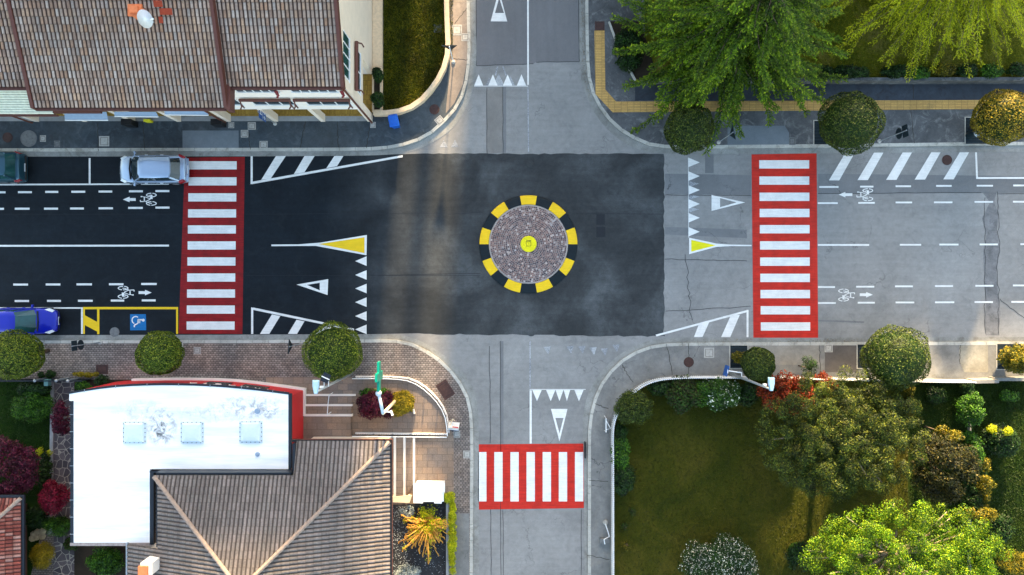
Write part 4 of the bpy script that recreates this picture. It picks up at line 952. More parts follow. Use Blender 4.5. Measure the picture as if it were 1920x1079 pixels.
# red tiled house bottom left
Q = Vector(P(40, 934, ZE)); rh = thing('red_roofed_house', 'red tiled house corner at the bottom left edge', 'house', P(0, 1040))
A2 = Q+Vector((-6, -6, 2.0))
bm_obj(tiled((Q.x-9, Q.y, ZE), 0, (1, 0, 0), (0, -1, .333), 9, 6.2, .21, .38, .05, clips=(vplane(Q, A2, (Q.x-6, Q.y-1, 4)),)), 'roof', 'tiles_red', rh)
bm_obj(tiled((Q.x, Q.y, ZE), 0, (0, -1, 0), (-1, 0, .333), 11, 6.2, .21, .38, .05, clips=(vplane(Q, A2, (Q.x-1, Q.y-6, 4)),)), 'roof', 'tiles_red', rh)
hipcap(Q+Vector((0, 0, .06)), A2+Vector((0, 0, .06)), rh, M['hip'], .1)
m = MB(); m.box(Q.x+.001, Q.y-11, ZE-.12, Q.x+.15, Q.y+.15, ZE+.01); m.box(Q.x-9, Q.y+.001, ZE-.12, Q.x, Q.y+.15, ZE+.01); m.build('gutter', 'darkm', rh)
m = MB(); m.box(Q.x-9, Q.y-11, .1, Q.x-2.1, Q.y-1.4, ZE-.1); m.build('walls', plain('rust_wall', lin(78, 46, 34), .9), rh)

# forecourt railing
def railing(base, label, h=1.0, step=.55):
    pts = resample(px(base), step=step); t = thing('railing', label, 'railing', (*pts[0], .12), 'white railings of the forecourt')
    m = MB(); ribbon(m, pts, -.04, .05, .12, .3); m.build('base_kerb', 'stuccow', t)
    m = MB(); m.tube([(x, y, .12+h) for x, y in pts], .028, 6); m.build('top_rail', 'whitem', t)
    m = MB()
    for i, (x, y) in enumerate(pts):
        if i % 2 == 0: m.tube([(x, y, .3), (x, y, .12+h)], .022, 6)
    for a_, b_ in zip(pts, pts[1:]):
        for k in range(4): x = a_[0]+(b_[0]-a_[0])*(k+.5)/4; y = a_[1]+(b_[1]-a_[1])*(k+.5)/4; m.tube([(x, y, .3), (x, y, .1+h)], .01, 4)
    m.build('balusters', 'darkm', t)
railing(smoothp([(668, 706), (762, 706), (790, 718), (817, 741), (836, 768), (840.5, 791), (842, 811)]), 'curved white railing round the flower bed and forecourt')
railing([(668, 811.5), (841, 813)], 'straight white railing above the long step edges')

# ------------------------------------------------------------ foliage
def leaf_mesh(name, C, N, S, asp, mat, parent, base=None, D=None, T=None):
    n = len(C); C = np.asarray(C, float); N = np.asarray(N, float)
    N /= np.linalg.norm(N, axis=1, keepdims=True)+1e-9
    if D is None: D = rng.normal(size=(n, 3))
    U = D-(np.sum(D*N, axis=1, keepdims=True))*N; U /= np.linalg.norm(U, axis=1, keepdims=True)+1e-9
    V = np.cross(N, U); S = np.asarray(S).reshape(-1, 1)*np.ones((n, 1))
    vs = np.empty((n, 4, 3)); vs[:, 0] = C-U*S; vs[:, 1] = C-V*S*asp; vs[:, 2] = C+U*S; vs[:, 3] = C+V*S*asp
    me = bpy.data.meshes.new(name); me.vertices.add(n*4); me.vertices.foreach_set('co', vs.reshape(-1).astype(np.float32))
    me.loops.add(n*4); me.polygons.add(n)
    me.loops.foreach_set('vertex_index', np.arange(n*4, dtype=np.int32)); me.polygons.foreach_set('loop_start', np.arange(0, n*4, 4, dtype=np.int32))
    me.update(calc_edges=True)
    if T is not None: me.attributes.new('tint', 'FLOAT', 'POINT').data.foreach_set('value', np.repeat(np.asarray(T, np.float32), 4))
    me.materials.append(M[mat] if isinstance(mat, str) else mat)
    return link(name, me, parent, base)
def sph(n, zmin=-1.0):
    z = rng.uniform(zmin, 1, n); a = rng.uniform(0, 2*np.pi, n); r = np.sqrt(1-z*z)
    return np.stack([r*np.cos(a), r*np.sin(a), z], 1)
def L3(*t): return [lin(*q) for q in t]
M['lf_ball'] = leaf_mat('clipped_leaf', L3((24, 36, 10), (40, 56, 14), (58, 76, 18), (96, 106, 32)), .2, vscale=2.2, var=.3)
M['lf_ballsw'] = leaf_mat('clipped_leaf_light', L3((36, 54, 10), (64, 84, 14), (90, 108, 20), (136, 142, 44)), .2, vscale=2.2, var=.3)
M['lf_ballsunlit'] = leaf_mat('clipped_leaf_sun_tone', L3((40, 44, 12), (84, 84, 20), (136, 120, 26), (176, 150, 40)), .3, vscale=2.2, var=.3)  # sunlit version of the clipped leaf, golden light put into the colour
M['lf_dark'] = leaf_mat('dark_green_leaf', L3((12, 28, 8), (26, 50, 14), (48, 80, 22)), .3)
M['lf_green'] = leaf_mat('green_leaf', L3((18, 44, 8), (44, 84, 16), (84, 128, 26)), .3)
M['lf_lime'] = leaf_mat('lime_leaf', L3((24, 52, 6), (54, 94, 8), (96, 136, 12), (154, 172, 22)), .45, var=.55, vscale=.8)
M['lf_cedar'] = leaf_mat('cedar_needle', L3((22, 38, 6), (50, 76, 9), (96, 124, 12), (168, 182, 24)), .3, var=.5, vscale=.9, tip=.6)
M['lf_willow'] = leaf_mat('feathery_leaf', L3((84, 104, 10), (144, 158, 14), (200, 200, 22), (230, 214, 40)), .45, var=.4, vscale=.6, tip=.5)  # sunlight on the crown is put into these brighter leaf colours
M['lf_pine'] = leaf_mat('olive_pine', L3((14, 28, 8), (32, 50, 12), (58, 76, 18), (116, 120, 32)), .25, var=.65, vscale=1.1)
M['lf_bronze'] = leaf_mat('bronze_leaf', L3((12, 18, 5), (26, 34, 9), (46, 50, 14), (86, 76, 24)), .3, var=.5)
M['lf_maroon'] = leaf_mat('maroon_leaf', L3((34, 6, 20), (60, 10, 32), (92, 18, 44), (70, 28, 50)), .3, var=.5)
M['lf_red'] = leaf_mat('crimson_leaf', L3((60, 6, 24), (104, 12, 38), (146, 24, 54)), .35, var=.5)
M['lf_orange'] = leaf_mat('orange_red_leaf', L3((60, 14, 8), (110, 28, 12), (156, 58, 16), (70, 50, 16)), .3, vscale=2, var=.6)
M['lf_yellow'] = leaf_mat('yellow_green_leaf', L3((120, 140, 14), (176, 184, 16), (214, 206, 30)), .4)
M['lf_gold'] = leaf_mat('golden_leaf', L3((48, 60, 12), (92, 92, 16), (150, 130, 24)), .4, var=.45)
M['lf_olive'] = leaf_mat('mustard_leaf', L3((104, 92, 14), (138, 122, 20), (160, 138, 28)), .3)
M['lf_white'] = leaf_mat('white_flowering_leaf', L3((16, 38, 12), (36, 66, 20), (48, 76, 28)), .2, flowers=(.13, lin(226, 222, 206)), var=.5)
M['lf_silver'] = leaf_mat('silver_leaf', L3((110, 124, 124), (150, 162, 162), (196, 204, 204)), .3)
M['lf_flowers'] = leaf_mat('hedge_with_flowers', L3((26, 50, 16), (44, 78, 22), (70, 104, 30)), .3, flowers=(.06, lin(216, 220, 206)))
M['lf_rust'] = leaf_mat('rusty_leaf', L3((22, 32, 10), (52, 46, 18), (34, 66, 16), (60, 92, 24)), .3)

def trunk_mesh(h, r, parent, mat='bark', limbs=()):
    m = MB(); m.tube([(0, 0, -.05), (.03, 0, h*.5), (0, .02, h)], [r*1.25, r, r*.8], 9)
    for tip, rr in limbs:
        tip = Vector(tip); mid = Vector((tip.x*.45, tip.y*.45, h+(tip.z-h)*.62)); st = Vector((0, 0, h*.82))
        m.tube([st, (st+mid)/2+Vector((random.uniform(-.1, .1), random.uniform(-.1, .1), .05)), mid, tip], [rr, rr*.8, rr*.6, rr*.25], 6)
    return m.build('trunk', mat, parent, base='local', smooth=True)
def ball_tree(label, pxy, rpx, zc=2.9, mat='lf_ball', squash=.92, n=13000, egg=0):
    x, y, _ = P(*pxy, zc); r = rpx/30*(CH-zc-rpx/60)/CH
    t = thing('clipped_tree', label, 'tree', (x, y, .12), 'round clipped street trees')
    trunk_mesh(zc-.5, .11, t, limbs=[((.4, .2, zc-.2), .06), ((-.35, .3, zc-.1), .06), ((.1, -.4, zc), .06)])
    d = sph(n); lump = 1+.05*np.sin(d[:, 0]*2.3+y*3)*np.cos(d[:, 1]*2+x*5)+.05*np.sin(d[:, 0]*5+x)*np.cos(d[:, 1]*4+y)+.03*np.sin(d[:, 2]*7+x*2); ph_ = rng.uniform(0, 6.28, 6); lump = lump*(1+.03*np.sin(d[:, 0]*9+ph_[0])*np.sin(d[:, 1]*8+ph_[1])+.025*np.sin(d[:, 2]*11+d[:, 0]*6+ph_[2])); rr = r*lump*(1-np.abs(rng.normal(0, .035, n)))
    c = d*rr[:, None]; c[:, 2] = c[:, 2]*squash+zc-.12; c[:, 0] += egg*d[:, 2]*.1
    nn = d+rng.normal(0, .55, (n, 3)); nn[:, 2] += .1
    leaf_mesh('crown', c, nn, rng.uniform(.03, .06, n), .6, mat, t, 'local')
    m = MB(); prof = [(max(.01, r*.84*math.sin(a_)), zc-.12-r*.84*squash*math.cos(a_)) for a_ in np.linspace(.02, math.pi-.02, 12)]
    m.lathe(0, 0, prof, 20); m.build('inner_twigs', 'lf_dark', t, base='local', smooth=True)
    return t
ball_tree('clipped round tree under the tips of the cedar', (1293, 242), 46)
ball_tree('large dark clipped tree in the middle of the top right pavement', (1593, 230), 59)
ball_tree('clipped tree with sunlight coloured into its golden leaves at the right edge', (1881, 219), 52, mat='lf_ballsunlit')
ball_tree('clipped tree at the left edge below the blue car', (30, 666), 47, mat='lf_ballsw', squash=.85)
ball_tree('small clipped tree under the disabled bay', (299, 663), 42, mat='lf_ballsw', squash=.8)
ball_tree('round clipped tree beside the pharmacy lamp post', (625, 661), 56, zc=3.0, mat='lf_ballsw')
ball_tree('smallest clipped tree, right of the lamp post', (1422, 683), 32, zc=2.4)
ball_tree('biggest clipped tree, beside the garden wall on the lower right', (1680, 672), 62, zc=3.1)

def clump_pts(R3, nc, rc, per, zmin=-.1, fill=.55):
    d = sph(nc, zmin); f = rng.uniform(fill, 1, nc)**.6; cc = d*f[:, None]*np.array(R3)
    rcs = rng.uniform(.65, 1.3, nc)*rc; C = []; N = []
    for c, q in zip(cc, rcs):
        k = sph(int(per*(q/rc)**1.5), -.45); rr = q*rng.uniform(.55, 1.05, len(k)); p = c+k*rr[:, None]*np.array([1, 1, .75])
        C.append(p); N.append(k+rng.normal(0, .6, k.shape)+[0, 0, .5])
    return np.concatenate(C), np.concatenate(N), cc
def bush(label, pxy, rx, ry, h, mat, nm='shrub', cat='shrub', nc=26, rc=None, per=90, leaf=(.035, .08), asp=.55, group=None, z0=.14, boxy=0, trunkh=None, bark='bark', limbs=6, name2='foliage', scl=1, fill=.55):
    zc = h*.55+z0; x, y, _ = P(*pxy, zc); X, Y = rx/30*(CH-h)/CH, ry/30*(CH-h)/CH
    t = thing(nm, label, cat, (x, y, z0-.02), group)
    rc = rc or min(X, Y)*.36
    per = int(per*1.45); nc = int(nc*1.25)
    C, N, cc = clump_pts((max(.05, X-rc*.7), max(.05, Y-rc*.7), h*.5), nc, rc, per, fill=fill)
    if boxy:
        m_ = len(C); C[:, 0] = np.sign(C[:, 0])*np.abs(C[:, 0]/X)**boxy*X; C[:, 1] = np.sign(C[:, 1])*np.abs(C[:, 1]/Y)**boxy*Y
    th = trunkh or h*.45; C[:, 2] += h*.5 if not trunkh else trunkh+h*.2
    C[:, 2] = np.maximum(C[:, 2], .03)
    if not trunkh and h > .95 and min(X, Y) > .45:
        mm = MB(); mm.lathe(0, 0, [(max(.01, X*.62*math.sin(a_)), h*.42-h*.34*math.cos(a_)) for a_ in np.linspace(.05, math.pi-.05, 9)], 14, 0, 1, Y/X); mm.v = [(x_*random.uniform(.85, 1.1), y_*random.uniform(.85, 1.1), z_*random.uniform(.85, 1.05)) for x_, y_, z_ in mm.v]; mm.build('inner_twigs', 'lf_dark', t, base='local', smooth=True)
    leaf_mesh(name2, C, N, rng.uniform(*leaf, len(C)), asp, mat, t, 'local')
    idx = rng.permutation(len(cc))[:limbs]
    off = h*.5 if not trunkh else trunkh+h*.2
    trunk_mesh(th, max(.04, min(X, Y)*.05), t, bark, [((cc[i][0], cc[i][1], max(.2, cc[i][2]+off-(.35 if trunkh and trunkh > 2 else 0))), max(.02, min(X, Y)*.03)) for i in idx])
    return t
# trees of the right hand gardens
bush('big olive green pine spreading over the garden behind the lower right pavement', (1556, 806), 162, 128, 3.0, 'lf_pine', 'pine_tree', 'tree', nc=440, rc=.38, per=170, leaf=(.035, .085), asp=.25, trunkh=2.6, bark='barkgrey', limbs=16, name2='crown', fill=.12)
bush('large bright lime green tree at the bottom right', (1668, 1034), 200, 124, 4.2, 'lf_lime', 'leafy_tree', 'tree', nc=320, rc=.42, per=180, leaf=(.025, .06), asp=.5, trunkh=3.0, bark='barkgrey', limbs=30, name2='crown', fill=.35)
bush('dark bronze tree between the pine and the right hedge', (1752, 872), 66, 70, 3.0, 'lf_bronze', 'bronze_tree', 'tree', nc=60, rc=.5, per=150, leaf=(.04, .1), asp=.4, trunkh=1.6, limbs=12, name2='crown')
bush('narrow young pine poking over the pavement edge', (1512, 690), 14, 26, 2.0, 'lf_dark', 'pine_sapling', 'tree', nc=12, rc=.22, per=70, asp=.25, trunkh=1.0, name2='crown')
bush('red leaved shrub glowing orange below the smallest clipped tree', (1474, 738), 60, 42, 2.2, 'lf_orange', nc=60, rc=.34, per=110)
bush('dark red shrub half hidden by the pine', (1545, 724), 24, 26, 1.6, 'lf_orange', nc=18, rc=.3, per=90)
bush('big domed shrub covered in white flowers on the bottom edge', (1347, 1060), 76, 58, 1.8, 'lf_white', 'flowering_shrub', 'shrub', nc=120, rc=.45, per=170, leaf=(.03, .05), asp=.7)
bush('oval clipped bush against the white corner fence', (1187, 764), 38, 36, 1.8, 'lf_ball', nc=60, rc=.36, per=150, leaf=(.03, .06))
bush('hedge bush with reddish leaves inside the garden corner', (1280, 742), 38, 38, 1.6, 'lf_rust', nc=40, rc=.36, per=120)
bush('leafy green bush with white flowers beside the lamp post', (1350, 738), 44, 34, 1.6, 'lf_flowers', nc=46, rc=.34, per=120, leaf=(.04, .09))
bush('bright green hedge bush between the reddish one and the white flowered one', (1316, 736), 22, 28, 1.5, 'lf_green', nc=24, rc=.3, per=100)
bush('dark low bush between the corner fence and the reddish hedge', (1236, 727), 24, 15, 1.2, 'lf_dark', nc=20, rc=.28, per=90)
bush('dark bush right of the white flowered bush', (1400, 738), 22, 26, 1.3, 'lf_dark', nc=22, rc=.3, per=90)
bush('bright green bush along the left garden fence', (1164, 852), 20, 36, 1.3, 'lf_green', nc=30, rc=.3, per=100)
bush('dark green bush below the bright one along the left garden fence', (1168, 898), 22, 32, 1.3, 'lf_dark', nc=30, rc=.3, per=110)
bush('bushy dark shrub in the shade below the garden corner', (1163, 812), 14, 22, 1.0, 'lf_dark', nc=12, rc=.26, per=80)
for (a_, b_, s_), lb in zip(((1185, 960, 8), (1172, 988, 8), (1175, 1022, 11)), ('small rosette plant, topmost of three on the dark lawn', 'small dry plant, middle one of three on the dark lawn', 'small yellow green plant, lowest of three on the dark lawn')):
    bush(lb, (a_, b_), s_, s_, .35, 'lf_gold' if s_ > 8 else 'lf_rust', 'garden_plant', 'plant', nc=7, rc=.14, per=24, asp=.25, group='small plants on the dark lawn')
bush('tall green hedge column along the right garden path', (1818, 768), 24, 34, 1.8, 'lf_green', 'hedge', 'hedge', nc=36, rc=.34, per=100)
bush('middle stretch of green hedge along the right garden path', (1822, 848), 17, 48, 1.6, 'lf_green', 'hedge', 'hedge', nc=36, rc=.28, per=100)
bush('lower stretch of green hedge along the right garden path', (1820, 930), 15, 40, 1.4, 'lf_dark', 'hedge', 'hedge', nc=30, rc=.28, per=100)
bush('low green hedge between the white fence end and the tall hedge column', (1814, 730), 10, 14, 1.2, 'lf_dark', 'hedge', 'hedge', nc=14, rc=.24, per=90)
bush('clipped dark hedge block with yellow top at the right', (1876, 826), 34, 32, 1.5, 'lf_dark', 'hedge', 'hedge', nc=60, rc=.34, per=110)
bush('yellow top growth of the clipped hedge block', (1874, 806), 26, 9, 1.9, 'lf_yellow', nc=16, rc=.2, per=60)
bush('golden branching shrub beside the lime green tree', (1842, 900), 22, 50, 1.8, 'lf_gold', nc=26, rc=.24, per=46)
bush('golden shrub just above the lime green tree', (1836, 962), 36, 18, 2.0, 'lf_gold', nc=22, rc=.24, per=60)
bush('thin golden hedge strip running down beside the biggest clipped tree', (1706, 752), 7, 44, .8, 'lf_gold', 'hedge', 'hedge', nc=26, rc=.18, per=60)
bush('low dark shrub in the middle of the right hand garden lawn', (1756, 742), 22, 16, .8, 'lf_dark', nc=18, rc=.26, per=80)
bush('small green shrub on the lawn near the right edge', (1893, 742), 20, 12, .8, 'lf_green', nc=14, rc=.24, per=80)
bush('low green shrub left of the golden corner plant', (1876, 990), 24, 30, .9, 'lf_dark', nc=22, rc=.28, per=80)
bush('rusty orange shrub on top of the bronze tree', (1770, 812), 22, 14, 3.6, 'lf_gold', nc=14, rc=.24, per=50)
bush('golden shrub at the right end of the lower pavement', (1905, 672), 32, 30, 2.2, 'lf_gold', nc=44, rc=.26, per=80)
bush('young green shrub in the right hand tree pit', (1890, 662), 18, 14, .8, 'lf_olive', nc=12, rc=.2, per=60)
bush('yellow green weeds beside the smallest clipped tree', (1386, 672), 13, 14, .7, 'lf_gold', nc=12, rc=.2, per=60)
bush('orange tipped spiky plant in the bottom right corner', (1903, 1055), 34, 24, .9, 'lf_gold', 'spiky_plant', 'plant', nc=26, rc=.34, per=50, leaf=(.08, .2), asp=.1)
bush('thin twiggy shrub in the shade left of the lime green tree', (1500, 1040), 34, 34, 1.2, 'lf_dark', nc=24, rc=.3, per=50)
# left gardens
bush('feathery green shrub on the left lawn', (62, 762), 42, 32, 1.3, 'lf_green', nc=60, rc=.34, per=110, asp=.3)
bush('big maroon maple at the left edge', (28, 876), 66, 68, 2.2, 'lf_maroon', 'maple_tree', 'tree', nc=100, rc=.4, per=130, leaf=(.03, .08), trunkh=1.5, limbs=14, name2='crown')
bush('crimson maple between the path and the white roof', (112, 928), 27, 34, 1.8, 'lf_red', 'maple_tree', 'tree', nc=44, rc=.32, per=110, leaf=(.03, .07), trunkh=.9, name2='crown')
bush('slim purple maple leaning out beside the white roof', (124, 782), 15, 36, 1.6, 'lf_maroon', 'maple_tree', 'tree', nc=26, rc=.26, per=100, leaf=(.03, .07), trunkh=.8, name2='crown')
bush('yellow green fern shrub below the crimson maple', (110, 984), 28, 24, 1.0, 'lf_green', nc=26, rc=.28, per=80, asp=.3)
bush('mustard coloured mound shrub by the stone path', (80, 1040), 23, 28, .9, 'lf_olive', nc=44, rc=.28, per=110, leaf=(.025, .05))
bush('dark shrub at the foot of the fascia, bottom left', (196, 1052), 34, 30, 1.4, 'lf_green', nc=34, rc=.34, per=90)
bush('rusty low plants beside the fascia corner', (136, 1018), 20, 14, .7, 'lf_rust', nc=14, rc=.22, per=70)
bush('dark shrubs behind the left garden fence', (64, 728), 34, 12, 1.1, 'lf_dark', nc=24, rc=.25, per=90)
bush('low dark planting between maple and path', (85, 885), 14, 40, .8, 'lf_dark', nc=26, rc=.24, per=80)
bush('low dark planting below the maples', (70, 970), 24, 24, .7, 'lf_dark', nc=24, rc=.24, per=80)
bush('yellow flowers beside the maroon maple', (82, 848), 14, 12, .6, 'lf_yellow', 'flower_bed', 'flowers', nc=10, rc=.16, per=30)
bush('bright leafy plants behind the garden gate', (156, 725), 18, 11, .7, 'lf_green', nc=14, rc=.2, per=60)
bush('small dark shrub in the narrow bed at the plinth', (192, 715), 14, 10, .9, 'lf_dark', nc=12, rc=.2, per=80)
bush('weedy growth along the brick pavement edge', (160, 702), 26, 5, .35, 'lf_olive', 'weed_clump', 'weeds', nc=14, rc=.14, per=50)
bush('weedy dark growth beside the left clipped tree', (88, 703), 18, 8, .4, 'lf_dark', 'weed_clump', 'weeds', nc=12, rc=.16, per=60)
# forecourt bed, planters
bush('maroon shrub in the forecourt bed under the cross sign', (708, 760), 40, 28, 1.0, 'lf_maroon', nc=50, rc=.32, per=110)
bush('olive green shrub in the forecourt bed right of the pole', (752, 757), 27, 25, .9, 'lf_olive', nc=36, rc=.28, per=110)
bush('green tufts on the upper edge of the forecourt bed', (705, 736), 34, 8, .7, 'lf_green', nc=20, rc=.18, per=70)
bush('upper dark shrub of the cream planter', (709, 142), 11, 13, 1.0, 'lf_dark', nc=20, rc=.2, per=90, z0=.42)
bush('lower dark shrub of the cream planter', (708, 187), 12, 14, 1.0, 'lf_dark', nc=20, rc=.2, per=90, z0=.42)
bush('silvery shrub at the bottom of the gravel bed', (762, 1072), 28, 16, .6, 'lf_silver', nc=24, rc=.24, per=90, leaf=(.02, .05))
bush('pale grey green plant at the top of the gravel bed', (766, 960), 16, 14, .5, 'lf_silver', 'garden_plant', 'plant', nc=9, rc=.18, per=30)
bush('bright yellow green hedge along the lower left pavement', (848, 1010), 8, 80, .8, 'lf_yellow', 'hedge', 'hedge', nc=70, rc=.18, per=90, leaf=(.025, .05))
bush('rounded end of the yellow green hedge beside the white cabinet', (843, 932), 12, 10, .9, 'lf_yellow', 'hedge', 'hedge', nc=16, rc=.18, per=90, leaf=(.025, .05))
# hedge row behind the top right wall
for i, (a_, b_, w_, mt, lb) in enumerate(((1582, 137, 50, 'lf_dark', 'longest dark shrub, leftmost behind the top right wall'), (1678, 136, 30, 'lf_dark', 'low dark shrub right of the longest one behind the top right wall'), (1722, 139, 22, 'lf_green', 'thin green shrub in the row behind the top right wall'), (1770, 132, 22, 'lf_gold', 'golden topped shrub in the row behind the top right wall'), (1812, 133, 22, 'lf_dark', 'dark shrub right of the golden topped one'), (1858, 134, 24, 'lf_green', 'green shrub second from the right edge behind the wall'), (1906, 132, 22, 'lf_dark', 'dark shrub at the right edge behind the wall'), (1545, 138, 16, 'lf_dark', 'dark shrub half under the cedar, behind the wall'))):
    bush(lb, (a_, b_), w_, 13, 1.0, mt, nc=int(w_*.8), rc=.26, per=90, group='row of shrubs behind the top right wall')
# cedar and feathery tree
def frond_tree(label, base, H_, levels, Rlow, mat, nm, leaf=(.05, .12), asp=.3, droop=.18, nbr=9, side=1.0, pw=.8, z0=1.8, step=.16, seed=3, cat='tree', sp=.085, dens=2):
    rnd = np.random.default_rng(seed)
    t = thing(nm, label, cat, base); C = []; D = []; N = []; T = []; m = MB()
    m.tube([(0, 0, 0), (.1, 0, H_*.5), (0, 0, H_)], [.36, .22, .03], 10)
    for lv in range(levels):
        f = lv/(levels-1); Lr = Rlow*(1-f)**pw+.6
        n_ = max(4, int(nbr*(1-f*.4))); a0 = rnd.uniform(0, 6.28)
        for k in range(n_):
            z = z0+(H_-z0-.3)*min(1, f+rnd.uniform(-.5, .5)/levels)
            a = a0+2*math.pi*k/n_+rnd.uniform(-.3, .3); L = Lr*rnd.uniform(.6, 1.12)
            pts = []; bend = rnd.uniform(-.3, .3); dr_ = droop*rnd.uniform(.6, 1.3)
            for s in np.arange(.3, L, step):
                q = s/L; aa = a+bend*q*q
                pts.append((math.cos(aa)*s, math.sin(aa)*s, z+.25*math.sin(q*2)-dr_*L*(q**2.2)))
            if len(pts) < 3: continue
            m.tube([pts[0], pts[len(pts)//2], pts[-1]], [.04*(1-f)+.015, .02, .008], 5)
            for i, p in enumerate(pts):
                q = (i+1)/len(pts); ln = side*(1.05-q*.75)*min(1, .25+q*1.6)*min(1, L/2.5)*rnd.uniform(.45, 1.2)
                for sgn in (-1, 1):
                    b = a+bend*2*q*q+sgn*rnd.uniform(.45, .8); u = (math.cos(b), math.sin(b))
                    for s in np.arange(.03, ln, sp):
                        c = (p[0]+u[0]*s+rnd.normal(0, .015), p[1]+u[1]*s+rnd.normal(0, .015), p[2]-s*s*.55-rnd.uniform(0, .06))
                        for j in range(dens):
                            g_ = b+rnd.uniform(-1, 1)
                            C.append((c[0]+math.cos(g_)*.04, c[1]+math.sin(g_)*.04, c[2])); D.append((math.cos(g_), math.sin(g_), -.35)); N.append((rnd.normal(0, .4), rnd.normal(0, .4), 1)); T.append(min(1, .6*(s/max(.2, ln))+.5*max(0, q-.35)))
    C = np.array(C); leaf_mesh('crown', C, np.array(N), rnd.uniform(*leaf, len(C)), asp, mat, t, 'local', np.array(D), T)
    m.build('trunk', 'bark', t, base='local', smooth=True)
    print(nm, len(C)); return t
frond_tree('huge cedar with drooping green fronds over the top right corner', (12.7, 15.2, .14), 11, 17, 6.7, 'lf_cedar', 'cedar_tree', nbr=19, droop=.17, side=.95, pw=.7, seed=5, leaf=(.045, .095), asp=.4, step=.13, sp=.055, dens=2, z0=1.5)
frond_tree('feathery yellow green tree at the top right edge', (25.6, 20.0, .14), 7.0, 15, 7.4, 'lf_willow', 'feathery_tree', nbr=30, droop=.16, side=.75, pw=.45, leaf=(.04, .11), asp=.16, seed=9, z0=2.2, step=.15, sp=.07)
bush('dark ground planting in the bed under the cedar', (1178, 92), 30, 46, .6, 'lf_dark', nc=60, rc=.3, per=90)
# the pollarded yellow shrub in the gravel bed
t = thing('pollarded_shrub', 'pollarded shrub of thick ochre branches and yellow leaves in the gravel bed', 'shrub', P(806, 972)); m = MB(); tips = []
for k in range(120):
    a = random.uniform(R(150), R(385)) if k % 8 else random.uniform(0, 6.28)
    if math.sin(a) > .3: L = random.uniform(.5, 1.1)
    else: L = random.uniform(.8, 2.35)*(1 if math.cos(a) < .3 else .72)
    if abs(math.cos(a)) > .85: L *= .75
    x1, y1 = math.cos(a)*L, math.sin(a)*L; w_ = random.uniform(-.15, .15); h = random.uniform(.3, 1.2)
    x0, y0 = x1*.22, y1*.22
    r0 = random.uniform(.016, .034); m.tube([(x0, y0, .3), (x1*.5+w_*.5, y1*.5, h+.15), (x1*.8+w_, y1*.8+w_*.3, h+.3), (x1, y1, h+.1)], [r0*1.2, r0, r0*.85, r0*1.5], 6)
    tips.append((x1, y1, h+.12)); m.tube([(x1, y1, h+.05), (x1+.03, y1-.06, h+.15)], r0*1.3, 5)
m.lathe(0, 0, [(.3, 0), (.28, .3), (.12, .42)], 10); m.build('branches', 'ochrebranch', t, base='local', smooth=True)
C = []; 
for k in range(80):
    x1, y1, h = random.choice(tips); f = random.uniform(.3, 1); c = rng.normal(0, .09, (26, 3))+[x1*f, y1*f, h*.9+.1]; C.append(c)
for k in range(10): C.append(rng.normal(0, .13, (40, 3))+[random.uniform(-.4, .3), random.uniform(.35, .75), .7])
C = np.concatenate(C); leaf_mesh('leaves', C, rng.normal(0, .5, C.shape)+[0, 0, .8], rng.uniform(.03, .06, len(C)), .6, 'lf_yellow', t, 'local')

# grass: blades nobody could count
def blades(label, poly, n, mat, z=.14, h=(.05, .1)):
    pts = px(poly); xs = [p[0] for p in pts]; ys = [p[1] for p in pts]
    X = rng.uniform(min(xs), max(xs), n*2); Y = rng.uniform(min(ys), max(ys), n*2); ins = np.zeros(n*2, bool)
    for i in range(len(pts)):
        (x0, y0), (x1, y1) = pts[i], pts[i-1]
        c = ((y0 > Y) != (y1 > Y)) & (X < (x1-x0)*(Y-y0)/((y1-y0) or 1e-9)+x0); ins ^= c
    X, Y = X[ins][:n], Y[ins][:n]; k = len(X); S = rng.uniform(*h, k)
    D = np.stack([rng.normal(0, .7, k), rng.normal(0, .7, k), np.ones(k)*.7], 1); N = rng.normal(size=(k, 3)); 
    o = leaf_mesh('grass', np.stack([X, Y, z+S*.3], 1), N, S, .16, mat, None, None, D); tag(o, label, None, None, 'stuff')
M['gr_brown'] = leaf_mat('grass_brown', L3((32, 42, 6), (52, 58, 12), (80, 78, 24)), .3, var=.4, vscale=.5)
M['gr_green'] = leaf_mat('grass_green', L3((20, 42, 8), (34, 60, 12), (60, 80, 20)), .3, var=.35, vscale=.5)
M['gr_gold'] = leaf_mat('grass_gold', L3((44, 58, 10), (80, 86, 14), (130, 122, 20)), .4, var=.5, vscale=.7)
M['weed'] = leaf_mat('kerb_weed', L3((96, 76, 26), (130, 100, 34), (84, 84, 26)), .3, var=.3)
blades('short brown green grass of the dark lawn', [(1150, 1079), (1150, 790), (1190, 735), (1700, 735), (1700, 1079)], 46000, 'gr_brown', h=(.04, .09))
blades('green grass of the right hand garden', [(1704, 716), (1920, 716), (1920, 1079), (1704, 1079)], 34000, 'gr_green')
blades('long dry grass beside the corner house', [(720, 0), (834, 0), (838, 95), (820, 150), (780, 198), (735, 213), (720, 213)], 24000, 'gr_gold', h=(.05, .13))
M['gr_ne'] = leaf_mat('grass_yellow', L3((70, 88, 12), (112, 120, 18), (160, 150, 30)), .4, var=.4, vscale=.5)  # blades brightened with the lawn, sunlight put into the colour
blades('rough grass behind the cedar', [(1400, 0), (1920, 0), (1920, 148), (1400, 148)], 30000, 'gr_ne', h=(.04, .1))
blades('green grass of the left garden', [(0, 716), (100, 716), (96, 930), (0, 930)], 12000, 'gr_green', h=(.03, .08))
blades('weeds growing along the pavement edge of the garden wall', [(1142, 860), (1150, 770), (1176, 735), (1205, 714), (1250, 703), (1700, 703), (1780, 700), (1780, 708), (1250, 706), (1212, 718), (1184, 738), (1158, 772), (1148, 860)], 2600, 'weed', z=.12, h=(.03, .08))
